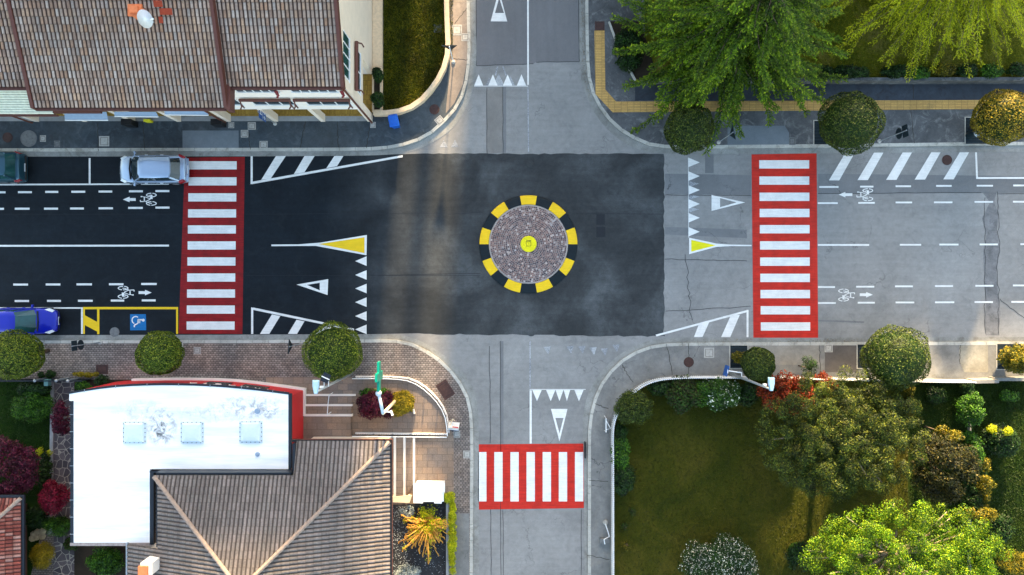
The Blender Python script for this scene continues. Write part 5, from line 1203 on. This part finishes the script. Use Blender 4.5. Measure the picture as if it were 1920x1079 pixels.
blades('dry weeds in the gutter of the lower right street', [(1300, 636), (1700, 636), (1700, 642), (1300, 642)], 500, 'weed', z=.02, h=(.02, .06))
blades('dry leaves and weeds along the top street gutter', [(1089, 0), (1096, 0), (1098, 140), (1110, 190), (1104, 190), (1092, 140)], 700, 'weed', z=.02, h=(.02, .06))
blades('weeds along the foot of the curved garden wall', [(843, 0), (850, 0), (849, 110), (844, 110)], 500, 'gr_gold', z=.12, h=(.03, .1))

# ------------------------------------------------------------ garden walls and fences
FE = smoothp([(1145, 2000), (1145, 860), (1143.5, 800), (1149, 775), (1163, 751), (1184, 729), (1208, 713), (1244, 705), (1320, 703.5), (1500, 706), (1700, 711), (1806, 712)], 2)
fp = resample(px(FE), step=.12)
fn = thing('garden_fence', 'white scalloped fence on a low wall round the lower right garden', 'fence', (*fp[0], .1))
m = MB(); ribbon(m, resample(px(FE), step=1), -.12, .05, .1, .55); m.build('footing_wall', 'walk_se', fn)
m = MB(); L = len(fp)
pk = [p for p in fp if -19 < p[1] < 10]
for i, p in enumerate(pk[:-1]):
    q = pk[i+1]; an = math.atan2(q[1]-p[1], q[0]-p[0]); n_ = offset([p, q], -.0)
    m.cbox(p[0], p[1], .95, .075, .05, .8, an+R(38))
m.build('pickets', 'whitem', fn)
m = MB(); f2 = resample(px(FE), step=.6); m.tube([(x, y, 1.2) for x, y in f2], .02, 5); m.tube([(x, y, .7) for x, y in f2], .02, 5); m.build('rails', 'whitem', fn)
m = MB(); ribbon(m, resample(px([(1806, 712), (1850, 711)]), step=1), -.1, .1, .1, 1.1); tag(m.build('gate_post', 'walk_se'), 'short concrete gate wall at the right end of the white fence', 'wall')
m = MB(); ribbon(m, resample(px([(1850, 709), (2600, 709)]), step=2), -.1, .1, .1, .7); tag(m.build('garden_wall', 'walk_se'), 'low dark wall at the right end of the lower pavement', 'wall')
m = MB(); ribbon(m, resample(px([(1812, 716), (1812, 2000)]), step=2), -.04, .04, .1, .4); tag(m.build('garden_wall', 'walk_se'), 'thin dividing wall between the two right hand gardens', 'wall')
m = MB(); ribbon(m, resample(px([(1215, 156), (1440, 156), (2600, 153)]), step=2), -.1, .1, .1, .75); tag(m.build('garden_wall', 'walk_ne'), 'straight low wall behind the top right pavement', 'wall')
m = MB(); ribbon(m, resample(px([(1141, 44), (1157, 88), (1172, 128), (1190, 153)]), step=2), -.05, .05, .1, .3); tag(m.build('bed_edging', 'kerb'), 'pale edging of the bed under the cedar', 'edging')
gt = thing('garden_gate', 'dark metal gate and fence by the brick pavement on the left', 'gate', P(130, 710))
m = MB()
for x in np.arange(-40, 176, 2.2): a_, b_ = P2(x, 710); m.box(a_-.012, b_-.012, .12, a_+.012, b_+.012, 1.2)
m.build('bars', 'darkm', gt); m = MB(); a_, b_ = P2(-40, 710); c_, _ = P2(176, 710)
for z in (.3, 1.15): m.box(a_, b_-.03, z, c_, b_+.03, z+.05)
m.build('rails', 'darkm', gt); m = MB()
for x in (92, 131, 152): a_, b_ = P2(x, 709); m.lathe(a_, b_, [(.07, .12), (.07, 1.3), (.1, 1.32), (.02, 1.4)], 10)
m.build('posts', 'greym', gt)
m = MB(); x, y, _ = P(86, 718, 1.1); m.cbox(x, y, .95, .26, .4, .3); m.cbox(x, y, .45, .06, .06, .7, 0, 1); tag(m.build('letter_box', [plain('teal_box', lin(96, 136, 132), .5), 'greym'], bevel=.01), 'small teal letter box behind the garden gate', 'letter box')
m = MB(); m.prism(px([(838, 940), (842.5, 940), (842.5, 1600), (838, 1600)]), .1, .6); tag(m.build('planter_wall', 'stone'), 'grey stone wall between the gravel bed and the yellow hedge', 'wall')
m = MB()
for (a_, b_) in ((66, 1000), (74, 996), (83, 993), (72, 1006), (82, 1004), (64, 1008)):
    x, y = P2(a_, b_); r_ = random.uniform(.2, .26); m.lathe(x, y, [(r_, .1), (r_*.95, .2), (r_*.6, .27), (.01, .29)], 7)
tag(m.build('rockery', plain('pale_rock', lin(176, 160, 130), .9, var=.25)), 'pile of pale rounded stones above the mustard shrub', 'rocks')

# ------------------------------------------------------------ furniture
x, y, _ = P(805, 925, 1.0); cb = thing('utility_cabinet', 'blank white cabinet with notched lid at the end of the forecourt', 'cabinet', (x, y, .12))
m = MB(); m.cbox(0, 0, .45, 1.75, 1.05, .9); m.build('body', 'cabinet', cb, base='local', bevel=.02)
m = MB(); m.prism([(-.98, .58), (.95, .62), (.95, .1), (.78, .05), (.76, -.62), (.3, -.6), (.3, -.5), (-.38, -.5), (-.38, -.6), (-.96, -.58)], .9, .98); m.build('lid', 'cabinet', cb, base='local', bevel=.01)
m = MB(); m.cbox(-.03, -.545, .55, .66, .04, .5); m.build('door', 'greym', cb, base='local')
x, y, _ = P(753, 936, .6); bn = thing('bench', 'low cream bench between the steps and the gravel bed', 'bench', (x, y, .12))
m = MB(); m.prism([(-.68, .15), (.66, .26), (.5, -.22), (-.68, -.17)], .5, .58); m.build('seat', 'cream', bn, base='local', bevel=.01)
m = MB(); m.cbox(-.5, 0, .25, .1, .3, .5); m.build('leg', 'cream', bn, base='local'); m = MB(); m.cbox(.42, 0, .25, .1, .3, .5); m.build('leg', 'cream', bn, base='local')
# wheelie bin
x, y, _ = P(741, 231, .5); wb = thing('wheelie_bin', 'blue wheelie bin at the corner of the garden wall', 'bin', (x, y, .12), rot=R(12))
m = MB(); m.add([(-.2, -.24, 0), (.2, -.24, 0), (.2, .24, 0), (-.2, .24, 0), (-.27, -.32, .9), (.27, -.32, .9), (.27, .32, .9), (-.27, .32, .9)], [(3, 2, 1, 0), (4, 5, 6, 7), (0, 1, 5, 4), (1, 2, 6, 5), (2, 3, 7, 6), (3, 0, 4, 7)]); m.build('body', 'bin', wb, base='local', bevel=.02)
m = MB(); m.cbox(0, 0, .94, .6, .7, .05); m.cbox(0, .03, .985, .4, .45, .03); m.tube([(-.25, .38, .93), (.25, .38, .93)], .025, 6); m.build('lid', 'bin', wb, base='local', bevel=.02)
for s_ in (-.25, .25): m = MB(); m.tube([(s_-.03, .25, .1), (s_+.03, .25, .1)], .1, 12); m.build('wheel', 'tyre', wb, base='local')
for (a_, b_, lb) in ((243.5, 232, 'black box standing by the second arcade pillar'), (410, 232, 'black box standing beside the brown downpipe')):
    x, y, _ = P(a_, b_, .5); m = MB(); m.cbox(x, y, .5, .62, .34, .76); m.cbox(x, y, .9, .66, .38, .04); m.cbox(x, y+.05, .93, .4, .16, .02); tag(m.build('street_bin', 'black', bevel=.015), lb, 'bin', 'black bins by the arcade')
m = MB(); x, y, _ = P(277, 227, .4); m.cbox(x, y, .3, .38, .13, .36); m.cbox(x, y, .5, .42, .16, .04); tag(m.build('mail_tray', 'yellowbox', bevel=.01), 'small yellow box by the shop front', 'box')
# litter bin
x, y, _ = P(1820, 254, .3); lb_ = thing('litter_bin', 'dark round litter bin with pale lid on the tree grate', 'bin', (x, y, .128))
m = MB(); m.lathe(0, 0, [(.22, 0), (.24, .05), (.24, .82), (.26, .84)], 24); m.build('body', 'signback', lb_, base='local')
m = MB(); m.lathe(0, 0, [(.27, .85), (.27, .9), (.2, .98), (.02, 1.0)], 24); m.build('lid', 'greym', lb_, base='local')
# road signs
def plate(kind, w, h, zc, th=.03, mb=None):
    m = mb or MB()
    if kind == 'tri': pts = [(-w/2, zc+h/2), (w/2, zc+h/2), (0, zc-h/2)]
    elif kind == 'round': pts = [(w/2*math.cos(a_), zc+w/2*math.sin(a_)) for a_ in [k*math.pi/10 for k in range(20)]]
    else: pts = [(-w/2, zc-h/2), (w/2, zc-h/2), (w/2, zc+h/2), (-w/2, zc+h/2)]
    n_ = len(pts); vs = [(.04, y, z) for y, z in pts]+[(.04+th, y, z) for y, z in pts]
    m.add(vs, [tuple(range(n_-1, -1, -1))], 0); o = len(m.v)-2*n_; m.f += [tuple(o+n_+i for i in range(n_))]; m.m += [1]
    m.f += [(o+i, o+(i+1) % n_, o+n_+(i+1) % n_, o+n_+i) for i in range(n_)]; m.m += [0]*n_
    return m
M['signface'] = plain('sign_face_white', lin(222, 222, 222), .4); M['signred'] = plain('sign_red', lin(190, 24, 30), .4)
def sign(label, pxy, Hs, plates, rot, nm='road_sign', foot=True, polemat='greym'):
    x, y, _ = P(*pxy); t = thing(nm, label, 'road sign', (x, y, .12), rot=rot)
    m = MB(); m.tube([(0, 0, 0), (0, 0, Hs)], .03, 8); m.build('post', polemat, t, base='local')
    for kd, w, h, zc, face in plates:
        p = plate(kd, w, h, zc).build('sign_plate', ['signback', face], t, base='local')
        if kd == 'tri':
            mm = MB(); s_ = .7; pts = [(-w/2*s_, zc+.06+h/2*s_), (w/2*s_, zc+.06+h/2*s_), (0, zc+.06-h/2*s_)]; mm.add([(.0745, yy, zz) for yy, zz in pts], [(2, 1, 0)]); mm.build('sign_face', 'signface', p, base='local')
    if foot: m = MB(); m.lathe(0, 0, [(.13, 0), (.12, .06), (.05, .09)], 12); m.build('footing', 'coverlight', t, base='local')
    return t
sign('triangular give way sign seen from behind at the top street', (850.5, 118), 2.8, [('tri', .9, .8, 2.4, 'signred')], R(90), 'give_way_sign', polemat='whitem')
sign('triangular give way sign between the two clipped trees of the top pavement', (1346.5, 268), 2.8, [('tri', .9, .8, 2.4, 'signred')], R(12), 'give_way_sign')
sign('dark backed double road sign right of the large clipped tree', (1646.5, 266), 3.0, [('rect', .7, .55, 2.75, 'bluesign'), ('round', .65, .6, 2.1, 'bluesign')], R(8))
sign('dark backed double road sign on the brick pavement at the left', (191, 642), 2.8, [('rect', .6, .5, 2.5, 'bluesign'), ('round', .6, .6, 1.9, 'bluesign')], R(184))
sign('thin triangular sign seen edge on, left of the pharmacy clipped tree', (571, 643), 2.8, [('tri', .9, .8, 2.4, 'signred')], R(176), 'give_way_sign')
t = thing('parking_sign', 'blue parking sign with white P on a post before the arcade', 'road sign', (*P2(517, 233), .12))
m = MB(); m.tube([(0, 0, 0), (0, 0, 2.9)], .03, 8); m.build('post', 'greym', t, base='local'); m = MB(); m.lathe(0, 0, [(.13, 0), (.11, .06), (.05, .09)], 12); m.build('footing', 'coverlight', t, base='local')
m = MB(); m.box(.035, -.33, 1.75, .06, .33, 2.85); sp = m.build('sign_plate', 'bluesign', t, base='local')
def textmesh(ch, size, mtx, mat, parent, nm='lettering'):
    cu = bpy.data.curves.new(nm, 'FONT'); cu.body = ch; cu.size = size; cu.extrude = .003; cu.align_x = 'CENTER'; cu.align_y = 'CENTER'
    to = bpy.data.objects.new('tmp', cu); COL.objects.link(to); bpy.context.view_layer.update()
    me = bpy.data.meshes.new_from_object(to.evaluated_get(bpy.context.evaluated_depsgraph_get())); bpy.data.objects.remove(to)
    me.transform(mtx); me.materials.clear(); me.materials.append(M[mat]); o = link(nm, me, parent, 'local'); return o
textmesh('P', .5, Matrix.Translation((.066, 0, 2.57)) @ Matrix.Rotation(R(90), 4, 'Z') @ Matrix.Rotation(R(90), 4, 'X'), 'whitem', sp)
m = MB(); m.box(.061, -.29, 2.26, .064, .29, 2.3); 
for yy in (-.14, .16):
    m.tube([(.064, yy, 1.88), (.064, yy+.06, 2.08), (.064, yy, 2.16)], .022, 5)
    m.tube([(.064, yy, 2.08), (.064, yy-.08, 2.0), (.064, yy-.1, 1.9)], .02, 5)
m.build('pictograms', 'whitem', sp, base='local')
# lamp posts
def lampost(label, pxy, Hs, plates=()):
    x, y, _ = P(*pxy); t = thing('street_lamp', label, 'street lamp', (x, y, .12), 'grey street lamps')
    m = MB(); m.tube([(0, 0, 0), (0, 0, Hs*.5), (0, 0, Hs)], [.1, .075, .045], 12); m.build('pole', 'greym', t, base='local', smooth=True)
    m = MB(); o = [(-.09, -.08), (.09, -.08), (.17, .3), (.17, .62), (-.17, .62), (-.17, .3)]; m.prism(o, Hs-.03, Hs+.06); m.prism([(a_*.8, b_*.9) for a_, b_ in o], Hs+.06, Hs+.11); hd = m.build('lamp_head', plain('lamp_housing', lin(140, 176, 200), .35, var=.04), t, base='local', bevel=.02)
    m = MB(); m.cbox(0, .35, Hs-.05, .2, .34, .03); m.build('lens', 'lamp', hd, base='local')
    m = MB(); m.cbox(.0, .12, Hs*.87, .16, .1, .2); m.build('junction_box', 'whitem', t, base='local')
    return t
la = lampost('tall lamp post leaning over the forecourt beside the clipped tree', (661.5, 699), 7.95)
m = MB(); m.cbox(-.02, .48, 6.05, .42, .5, .04, R(-25)); m.cbox(-.02, .48, 6.08, .46, .05, .05, R(-25), 1)
for a_ in (-1, 1): m.tube([(a_*.12, 0, 6.0), (a_*.12, .5, 6.03)], .02, 6, 1)
m.build('solar_panel', ['darkm', 'whitem'], la, base='local')
lb2 = lampost('tall lamp post rising from the lower right pavement over the garden', (1366, 699), 6.95)
m = MB(); m.tube([(0, .3, 2.35), (-.86, .42, 2.35)], .035, 8); m.tube([(0, 0, 2.35), (0, .3, 2.35)], .03, 8); ar = m.build('sign_arm', 'whitem', lb2, base='local')
m = MB(); m.cbox(-.92, .42, 2.35, .06, .64, .62, R(-14)); sp2 = m.build('blue_plate', 'bluesign', ar, base='local')
m = MB(); m.tube([(-.87, .55, 2.2), (-.86, .42, 2.4), (-.88, .3, 2.55)], .03, 6); m.tube([(-.93, .3, 2.668), (-.93, .52, 2.668)], .02, 5); m.build('symbol', 'whitem', sp2, base='local')
# pharmacy cross
x, y = P2(745, 748); cr = thing('pharmacy_cross_sign', 'green pharmacy cross on a bent white post above the flower bed', 'sign', (x, y, .14))
dx, dy = P2(719, 775, 4.7)[0]-x, P2(719, 775, 4.7)[1]-y
m = MB(); m.tube([(0, 0, 0), (dx*.5, dy*.5, 2.3), (dx, dy, 4.7)], [.1, .09, .08], 10); m.build('post', 'cream', cr, base='local', smooth=True)
ex, ey = P2(711, 737, 4.8)[0]-x, P2(711, 737, 4.8)[1]-y
m = MB(); m.tube([(dx, dy, 4.68), (ex, ey, 4.82)], .09, 10); m.lathe(ex, ey, [(.02, 4.6), (.15, 4.68), (.16, 4.9), (.02, 5.0)], 14); m.build('arm', plain('pale_blue_metal', lin(186, 202, 216), .4), cr, base='local', smooth=True)
m = MB(); L = 1.62; w_ = .46; yc = ey+.12+L/2; zc = 4.75; pts = [(-L/2, -w_/2), (-w_/2, -w_/2), (-w_/2, -L/2), (w_/2, -L/2), (w_/2, -w_/2), (L/2, -w_/2), (L/2, w_/2), (w_/2, w_/2), (w_/2, L/2), (-w_/2, L/2), (-w_/2, w_/2), (-L/2, w_/2)]
n_ = 12; vs = [(ex-.07, yc+a_, zc+b_) for a_, b_ in pts]+[(ex+.07, yc+a_, zc+b_) for a_, b_ in pts]
m.add(vs, [tuple(range(n_-1, -1, -1)), tuple(range(n_, 2*n_))]+[(i, (i+1) % n_, n_+(i+1) % n_, n_+i) for i in range(n_)]); m.build('cross', 'teal', cr, base='local', bevel=.02)
m = MB(); m.tube([(dx+.35, dy+.0, 4.2), (dx+.1, dy+.05, 4.4)], .04, 6); m.cbox(dx+.4, dy-.06, 4.2, .1, .3, .1, R(20)); m.build('spotlight', 'whitem', cr, base='local')
# low curved edging of the flower bed
m = MB(); ribbon(m, resample(px(smoothp([(744, 742), (756, 742), (768, 750), (775, 762), (778, 775)])), step=.3), -.05, .05, .12, .3); tag(m.build('bed_edging', 'stuccow'), 'white curved edging of the forecourt flower bed', 'edging')
# sandwich board
x, y, _ = P(851, 800, .4); sb = thing('sandwich_board', 'red white and blue sandwich board by the railing corner', 'sign', (x, y, .12), rot=R(-6))
m = MB(); m.add([(-.33, .0, .75), (.33, .0, .75), (.33, .22, 0), (-.33, .22, 0)], [(0, 1, 2, 3)], 1); m.cbox(.12, .04, .68, .36, .08, .04); m.add([(-.33, -.02, .75), (.33, -.02, .75), (.33, -.2, .37), (-.33, -.2, .37)], [(3, 2, 1, 0)], 1); m.add([(-.33, -.2, .37), (.33, -.2, .37), (.33, -.3, 0), (-.33, -.3, 0)], [(3, 2, 1, 0)], 2)
m.build('panels', ['signred', 'whitem', 'bluesign'], sb, base='local'); m = MB(); m.tube([(-.3, .25, 0), (-.1, .5, .5), (-.25, .0, .5)], .03, 6); m.tube([(-.1, .5, .5), (-.02, .3, 0)], .03, 6); m.build('frame', 'cream', sb, base='local')
# cycle racks
t = thing('cycle_stand', 'white tubular stand against the corner fence', 'cycle stand', (*P2(1133, 793), .12), 'white stands along the left garden fence')
m = MB(); m.tube([(0, .45, .0), (0, .42, .7), (0, -.42, .7), (0, -.45, 0)], .03, 8); m.tube([(0, .3, .7), (.28, -.2, .7), (0, -.26, .7)], .022, 6); m.build('frame', 'whitem', t, base='local')
m = MB(); m.cbox(.1, -.1, .06, .35, .8, .1); m.build('foot_slab', 'covergrey', t, base='local')
t = thing('drain_pump', 'bent white pipe with a round foot on the lower left garden pavement', 'pipe', (*P2(1134, 995), .12))
m = MB(); m.tube([(0, .5, .1), (0, .5, .3), (.2, -.15, .5), (-.15, -.3, .6), (-.08, -.62, .5)], .03, 8); m.build('pipe', 'whitem', t, base='local')
m = MB(); m.lathe(.02, .55, [(.16, 0), (.15, .1), (.03, .14)], 14); m.build('foot', 'coverlight', t, base='local'); m = MB(); m.cbox(-.05, -.55, .12, .6, .3, .24); m.build('base_box', 'covergrey', t, base='local')
m = MB(); x, y = P2(1096.5, 843); m.box(x-.04, y-.5, .0, x+.04, y+.5, .3); tag(m.build('kerb_guard', 'black', bevel=.01), 'short black guard on the kerb right of the bottom crossing', 'bollard')

# ------------------------------------------------------------ cars
def loft(mb, sections, mi=0, cap=True):
    n_ = len(sections[0]); o = len(mb.v)
    for s_ in sections: mb.v += s_
    for i in range(len(sections)-1):
        for k in range(n_-1):
            mb.f.append((o+i*n_+k, o+(i+1)*n_+k, o+(i+1)*n_+k+1, o+i*n_+k+1)); mb.m.append(mi)
    if cap:
        mb.f.append(tuple(o+k for k in range(n_))); mb.f.append(tuple(o+(len(sections)-1)*n_+k for k in range(n_-1, -1, -1))); mb.m += [mi, mi]
def sub(o, lv=2, cr=0):
    s_ = o.modifiers.new('subd', 'SUBSURF'); s_.levels = s_.render_levels = lv
    for p in o.data.polygons: p.use_smooth = True
    return o
def car(name, label, loc, rot, L, W, Hh, paint, hood, roof, tailx, belt=.9, van=False, glass='glass', wheels=True):
    """car along +x, front at +x. hood: x of windscreen base, roof:(front,rear) x of roof, tailx: x of rear window base."""
    t = thing(name, label, 'car', loc, rot=rot); w = W/2; f = L/2
    xs = [(-f, .80, .30, .62, .70), (-f+.12, .93, .24, .86, belt*.96), (-f+.5, .99, .2, .9, belt+.02), (-.6, 1.0, .2, .9, belt+.03), (.4, 1.0, .2, .88, belt), (hood, .99, .2, .84, belt-.02), (f-.55, .95, .2, .76, belt-.12), (f-.15, .84, .24, .62, belt-.26), (f, .66, .3, .5, belt-.38)]
    if van: xs[0] = (-f, .9, .3, .8, belt*.98); xs[1] = (-f+.08, .96, .24, .9, belt)
    m = MB(); secs = []
    for x, ww, zb, zs, zt in xs:
        a_ = w*ww; h = [(-a_*.93, zb), (-a_, zb+.16), (-a_, zs*.8), (-a_*.965, zs), (-a_*.86, zt), (-a_*.45, zt+.035), (0, zt+.045)]
        full = h+[(-y, z) for y, z in h[:-1]][::-1]
        secs.append([(x, y, z) for y, z in full])
    loft(m, secs); m.f = [q[::-1] for q in m.f]
    body = sub(m.build('body', paint, t, base='local'), 2)
    rf, rr = roof; g0, g1 = hood+.05, tailx
    def ring(z, xf, xr, hw, cf=.1, cr_=.08): return [(xf, hw*.55, z), (xf-cf, hw, z), (0.5*(xf+xr), hw*1.01, z), (xr+cr_, hw*.96, z), (xr, hw*.5, z), (xr, -hw*.5, z), (xr+cr_, -hw*.96, z), (0.5*(xf+xr), -hw*1.01, z), (xf-cf, -hw, z), (xf, -hw*.55, z)]
    b0 = ring(belt-.06, g0, g1, w*.9, .22, .1); b1 = ring(Hh-.05, rf, rr, w*.7, .08, .05)
    m = MB(); n_ = 10; m.v = b0+b1; m.f = [(i, (i+1) % n_, n_+(i+1) % n_, n_+i)[::-1] for i in range(n_)]+[tuple(range(n_, 2*n_))[::-1]]; m.m = [0]*(n_+1)
    m.build('windows', glass, t, base='local')
    m = MB(); r0 = ring(Hh-.07, rf+.03, rr-.03, w*.735, .1, .06); r1 = ring(Hh-.01, rf-.08, rr+.08, w*.66, .1, .06); r2 = ring(Hh+.015, rf-.35, rr+.35, w*.4, .1, .06)
    m.v = r0+r1+r2; m.f = [(j*n_+i, j*n_+(i+1) % n_, (j+1)*n_+(i+1) % n_, (j+1)*n_+i) for j in (0, 1) for i in range(n_)]+[tuple(range(2*n_, 3*n_))]; m.m = [0]*len(m.f)
    ro_ = m.build('roof', paint, t, base='local', smooth=True)
    m = MB()
    for s_ in (-1, 1):
        for p0, p1, rr_ in ((b0[1], r0[1], .035), (b0[3], r0[3], .075 if not van else .06), (b0[2], r0[2], .025)):
            m.tube([(p0[0], p0[1]*s_*1.005, p0[2]), (p1[0], p1[1]*s_, p1[2])], rr_, 6)
        m.tube([(b0[1][0], b0[1][1]*s_, belt), (b0[2][0], b0[2][1]*s_, belt+.02), (b0[3][0], b0[3][1]*s_, belt+.02)], .03, 6)
    m.build('pillars', paint, t, base='local')
    for s_ in (-1, 1):
        m = MB(); m.cbox(hood-.28, s_*(w+.1), belt+.02, .1, .2, .13, s_*R(-12)); m.tube([(hood-.22, s_*(w*.9), belt-.02), (hood-.26, s_*(w+.05), belt+.02)], .025, 6); m.build('mirror', paint, t, base='local', bevel=.02)
        m = MB(); a_ = s_*w; m.add([(f-.62, a_*.86, belt-.14), (f-.4, a_*.96, belt-.27), (f-.12, a_*.8, belt-.29), (f-.22, a_*.66, belt-.24)], [(0, 1, 2, 3) if s_ < 0 else (3, 2, 1, 0)])
        for k in range(4): x_, y_, z_ = m.v[k]; m.v.append((x_-.03, y_*.97, z_-.14)); 
        m.v[:4] = [(x_, y_, z_+.055) for x_, y_, z_ in m.v[:4]]
        m.f += [(0, 4, 5, 1), (1, 5, 6, 2), (2, 6, 7, 3), (3, 7, 4, 0)]; m.m += [0]*4; m.build('headlight', 'lamp', t, base='local')
        m = MB(); m.cbox(-f+.22, s_*w*.88, .82, .34, .16, .3, s_*R(22)); m.build('tail_light', 'tail', t, base='local', bevel=.03)
        for x_ in (f*.6, -f*.6):
            m = MB(); m.tube([(x_, s_*(w-.2), .31), (x_, s_*(w-.005), .31)], .31, 20); wh = m.build('wheel', 'tyre', t, base='local'); m = MB(); m.tube([(x_, s_*(w-.0045), .31), (x_, s_*(w+.002), .31)], .19, 14); m.build('rim', 'greym', wh, base='local')
        m = MB()
        for x_ in (hood-.9, hood-1.85): m.cbox(x_, s_*(w+.005), .78, .18, .035, .035)
        m.build('door_handles', 'whitem' if name == 'silver_hatchback' else paint, t, base='local')
    m = MB(); m.cbox(-f-.012, 0, .55, .02, .5, .12); m.build('rear_number_plate', 'plate', t, base='local'); m = MB(); m.cbox(f+.008, 0, .42, .02, .5, .11); m.build('front_number_plate', 'plate', t, base='local')
    m = MB(); m.tube([(hood-.0, -w*.75, belt+.0), (hood+.06, 0, belt+.03), (hood, w*.75, belt)], .05, 6); m.build('cowl', 'trim', t, base='local')
    m = MB(); m.tube([(-f+.03, -w*.8, .48), (-f-.01, 0, .48), (-f+.03, w*.8, .48)], .07, 8); m.build('rear_bumper', paint if not van else 'trim', t, base='local')
    m = MB(); m.tube([(f-.1, -w*.7, .4), (f-.01, 0, .4), (f-.1, w*.7, .4)], .07, 8); m.build('front_bumper', 'trim' if name == 'blue_car' else paint, t, base='local')
    return t
M['p_silver'] = plain('silver_paint', lin(168, 186, 210), .25, .55, var=.02, coat=.6)
M['p_blue'] = plain('blue_paint', lin(8, 28, 170), .3, .2, var=.02, coat=.8)
M['p_teal'] = plain('teal_paint', lin(48, 86, 102), .3, .5, var=.03, coat=.6)
car('silver_hatchback', 'silver hatchback parked beside the dark red crossing', (-22.12, 7.27, 0), math.pi, 4.2, 1.74, 1.46, 'p_silver', 1.22, (.52, -1.42), -1.88)
car('blue_car', 'bright blue car parked at the left edge, nose to the disabled bay', (-30.0, -2.06, 0), 0, 3.9, 1.64, 1.48, 'p_blue', .95, (-.02, -1.5), -1.8, glass='glassteal')
car('teal_van', 'dark teal van at the left edge showing its rear window', (-32.2, 7.4, 0), math.pi, 4.3, 1.86, 1.75, 'p_teal', 1.2, (.6, -1.72), -1.98, belt=1.05, van=True, glass='glassteal')

# ------------------------------------------------------------ added unseen blocks north of the view, shaped to shade the street
def block(label, x0, x1, y0, y1, h, mat='stucco'):
    t = thing('added_shade_block', label, 'building', ((x0+x1)/2, (y0+y1)/2, 0)); m = MB(); m.box(x0, y0, 0, x1, y1, h); m.build('walls', mat, t)
    m = MB(); m.box(x0-.4, y0-.4, h+.001, x1+.4, y1+.4, h+.3); m.build('roof', 'redtile', t)
    z = 1.2
    while z+1.4 < h:
        x = x0+1
        while x+1.2 < x1: MB().box(x, y0-.03, z, x+1.1, y0-.001, z+1.4).build('window', 'glass', t); x += 2.6
        z += 3
block('added tall shade block north of the junction', -0.2, 20.5, 36, 46, 17.5)
block('added long tall shade block north of the tiled house row', -42, -4.4, 36, 46, 19)
block('added mid height shade block behind the cedar', 20.9, 26.2, 36, 45, 11.2)
block('added low shade block behind the feathery tree', 29.6, 44, 32, 40, 9.0)
block('added lowest shade block between two taller ones, leaving a sun slot', 26.5, 29.3, 32, 40, 8.4)
block('added narrow block north of the dry lawn, splitting the sun streaks', -3.0, -2.2, 38, 44, 15)

# ------------------------------------------------------------ light and camera
SUN_EL, SUN_AZ = R(15), R(5)
w = bpy.data.worlds.new('World'); sc.world = w; w.use_nodes = True; nt = w.node_tree
bg = nt.nodes['Background']; sky = nt.nodes.new('ShaderNodeTexSky'); sky.sky_type = 'NISHITA'; sky.sun_disc = False
sky.sun_elevation = SUN_EL; sky.sun_rotation = SUN_AZ; sky.air_density = 1.0; sky.dust_density = 1.5; sky.ozone_density = 1.0
tm = nt.nodes.new('ShaderNodeMix'); tm.data_type = 'RGBA'; tm.blend_type = 'MULTIPLY'; tm.inputs[0].default_value = 1; tm.inputs[7].default_value = (1.1, 1.0, .87, 1)
nt.links.new(sky.outputs[0], tm.inputs[6]); nt.links.new(tm.outputs[2], bg.inputs[0]); bg.inputs[1].default_value = .15
sl = bpy.data.lights.new('sun', 'SUN'); sl.energy = 5; sl.angle = R(2.5); sl.color = (1, .74, .42)
so = bpy.data.objects.new('sun', sl); COL.objects.link(so)
d = Vector((math.sin(SUN_AZ)*math.cos(SUN_EL), math.cos(SUN_AZ)*math.cos(SUN_EL), math.sin(SUN_EL)))
so.rotation_euler = d.to_track_quat('Z', 'Y').to_euler(); so.location = (0, 60, 40)
cam = bpy.data.cameras.new('camera'); co = bpy.data.objects.new('camera', cam); COL.objects.link(co)
co.location = (0, 0, CH); cam.sensor_width = 36; cam.lens = 18*CH/32; cam.clip_end = 1000; sc.camera = co
sc.view_settings.view_transform = 'Standard'; sc.view_settings.look = 'None'; sc.view_settings.gamma = 1
sc.view_settings.exposure = 2.33
sc.cycles.max_bounces = 6
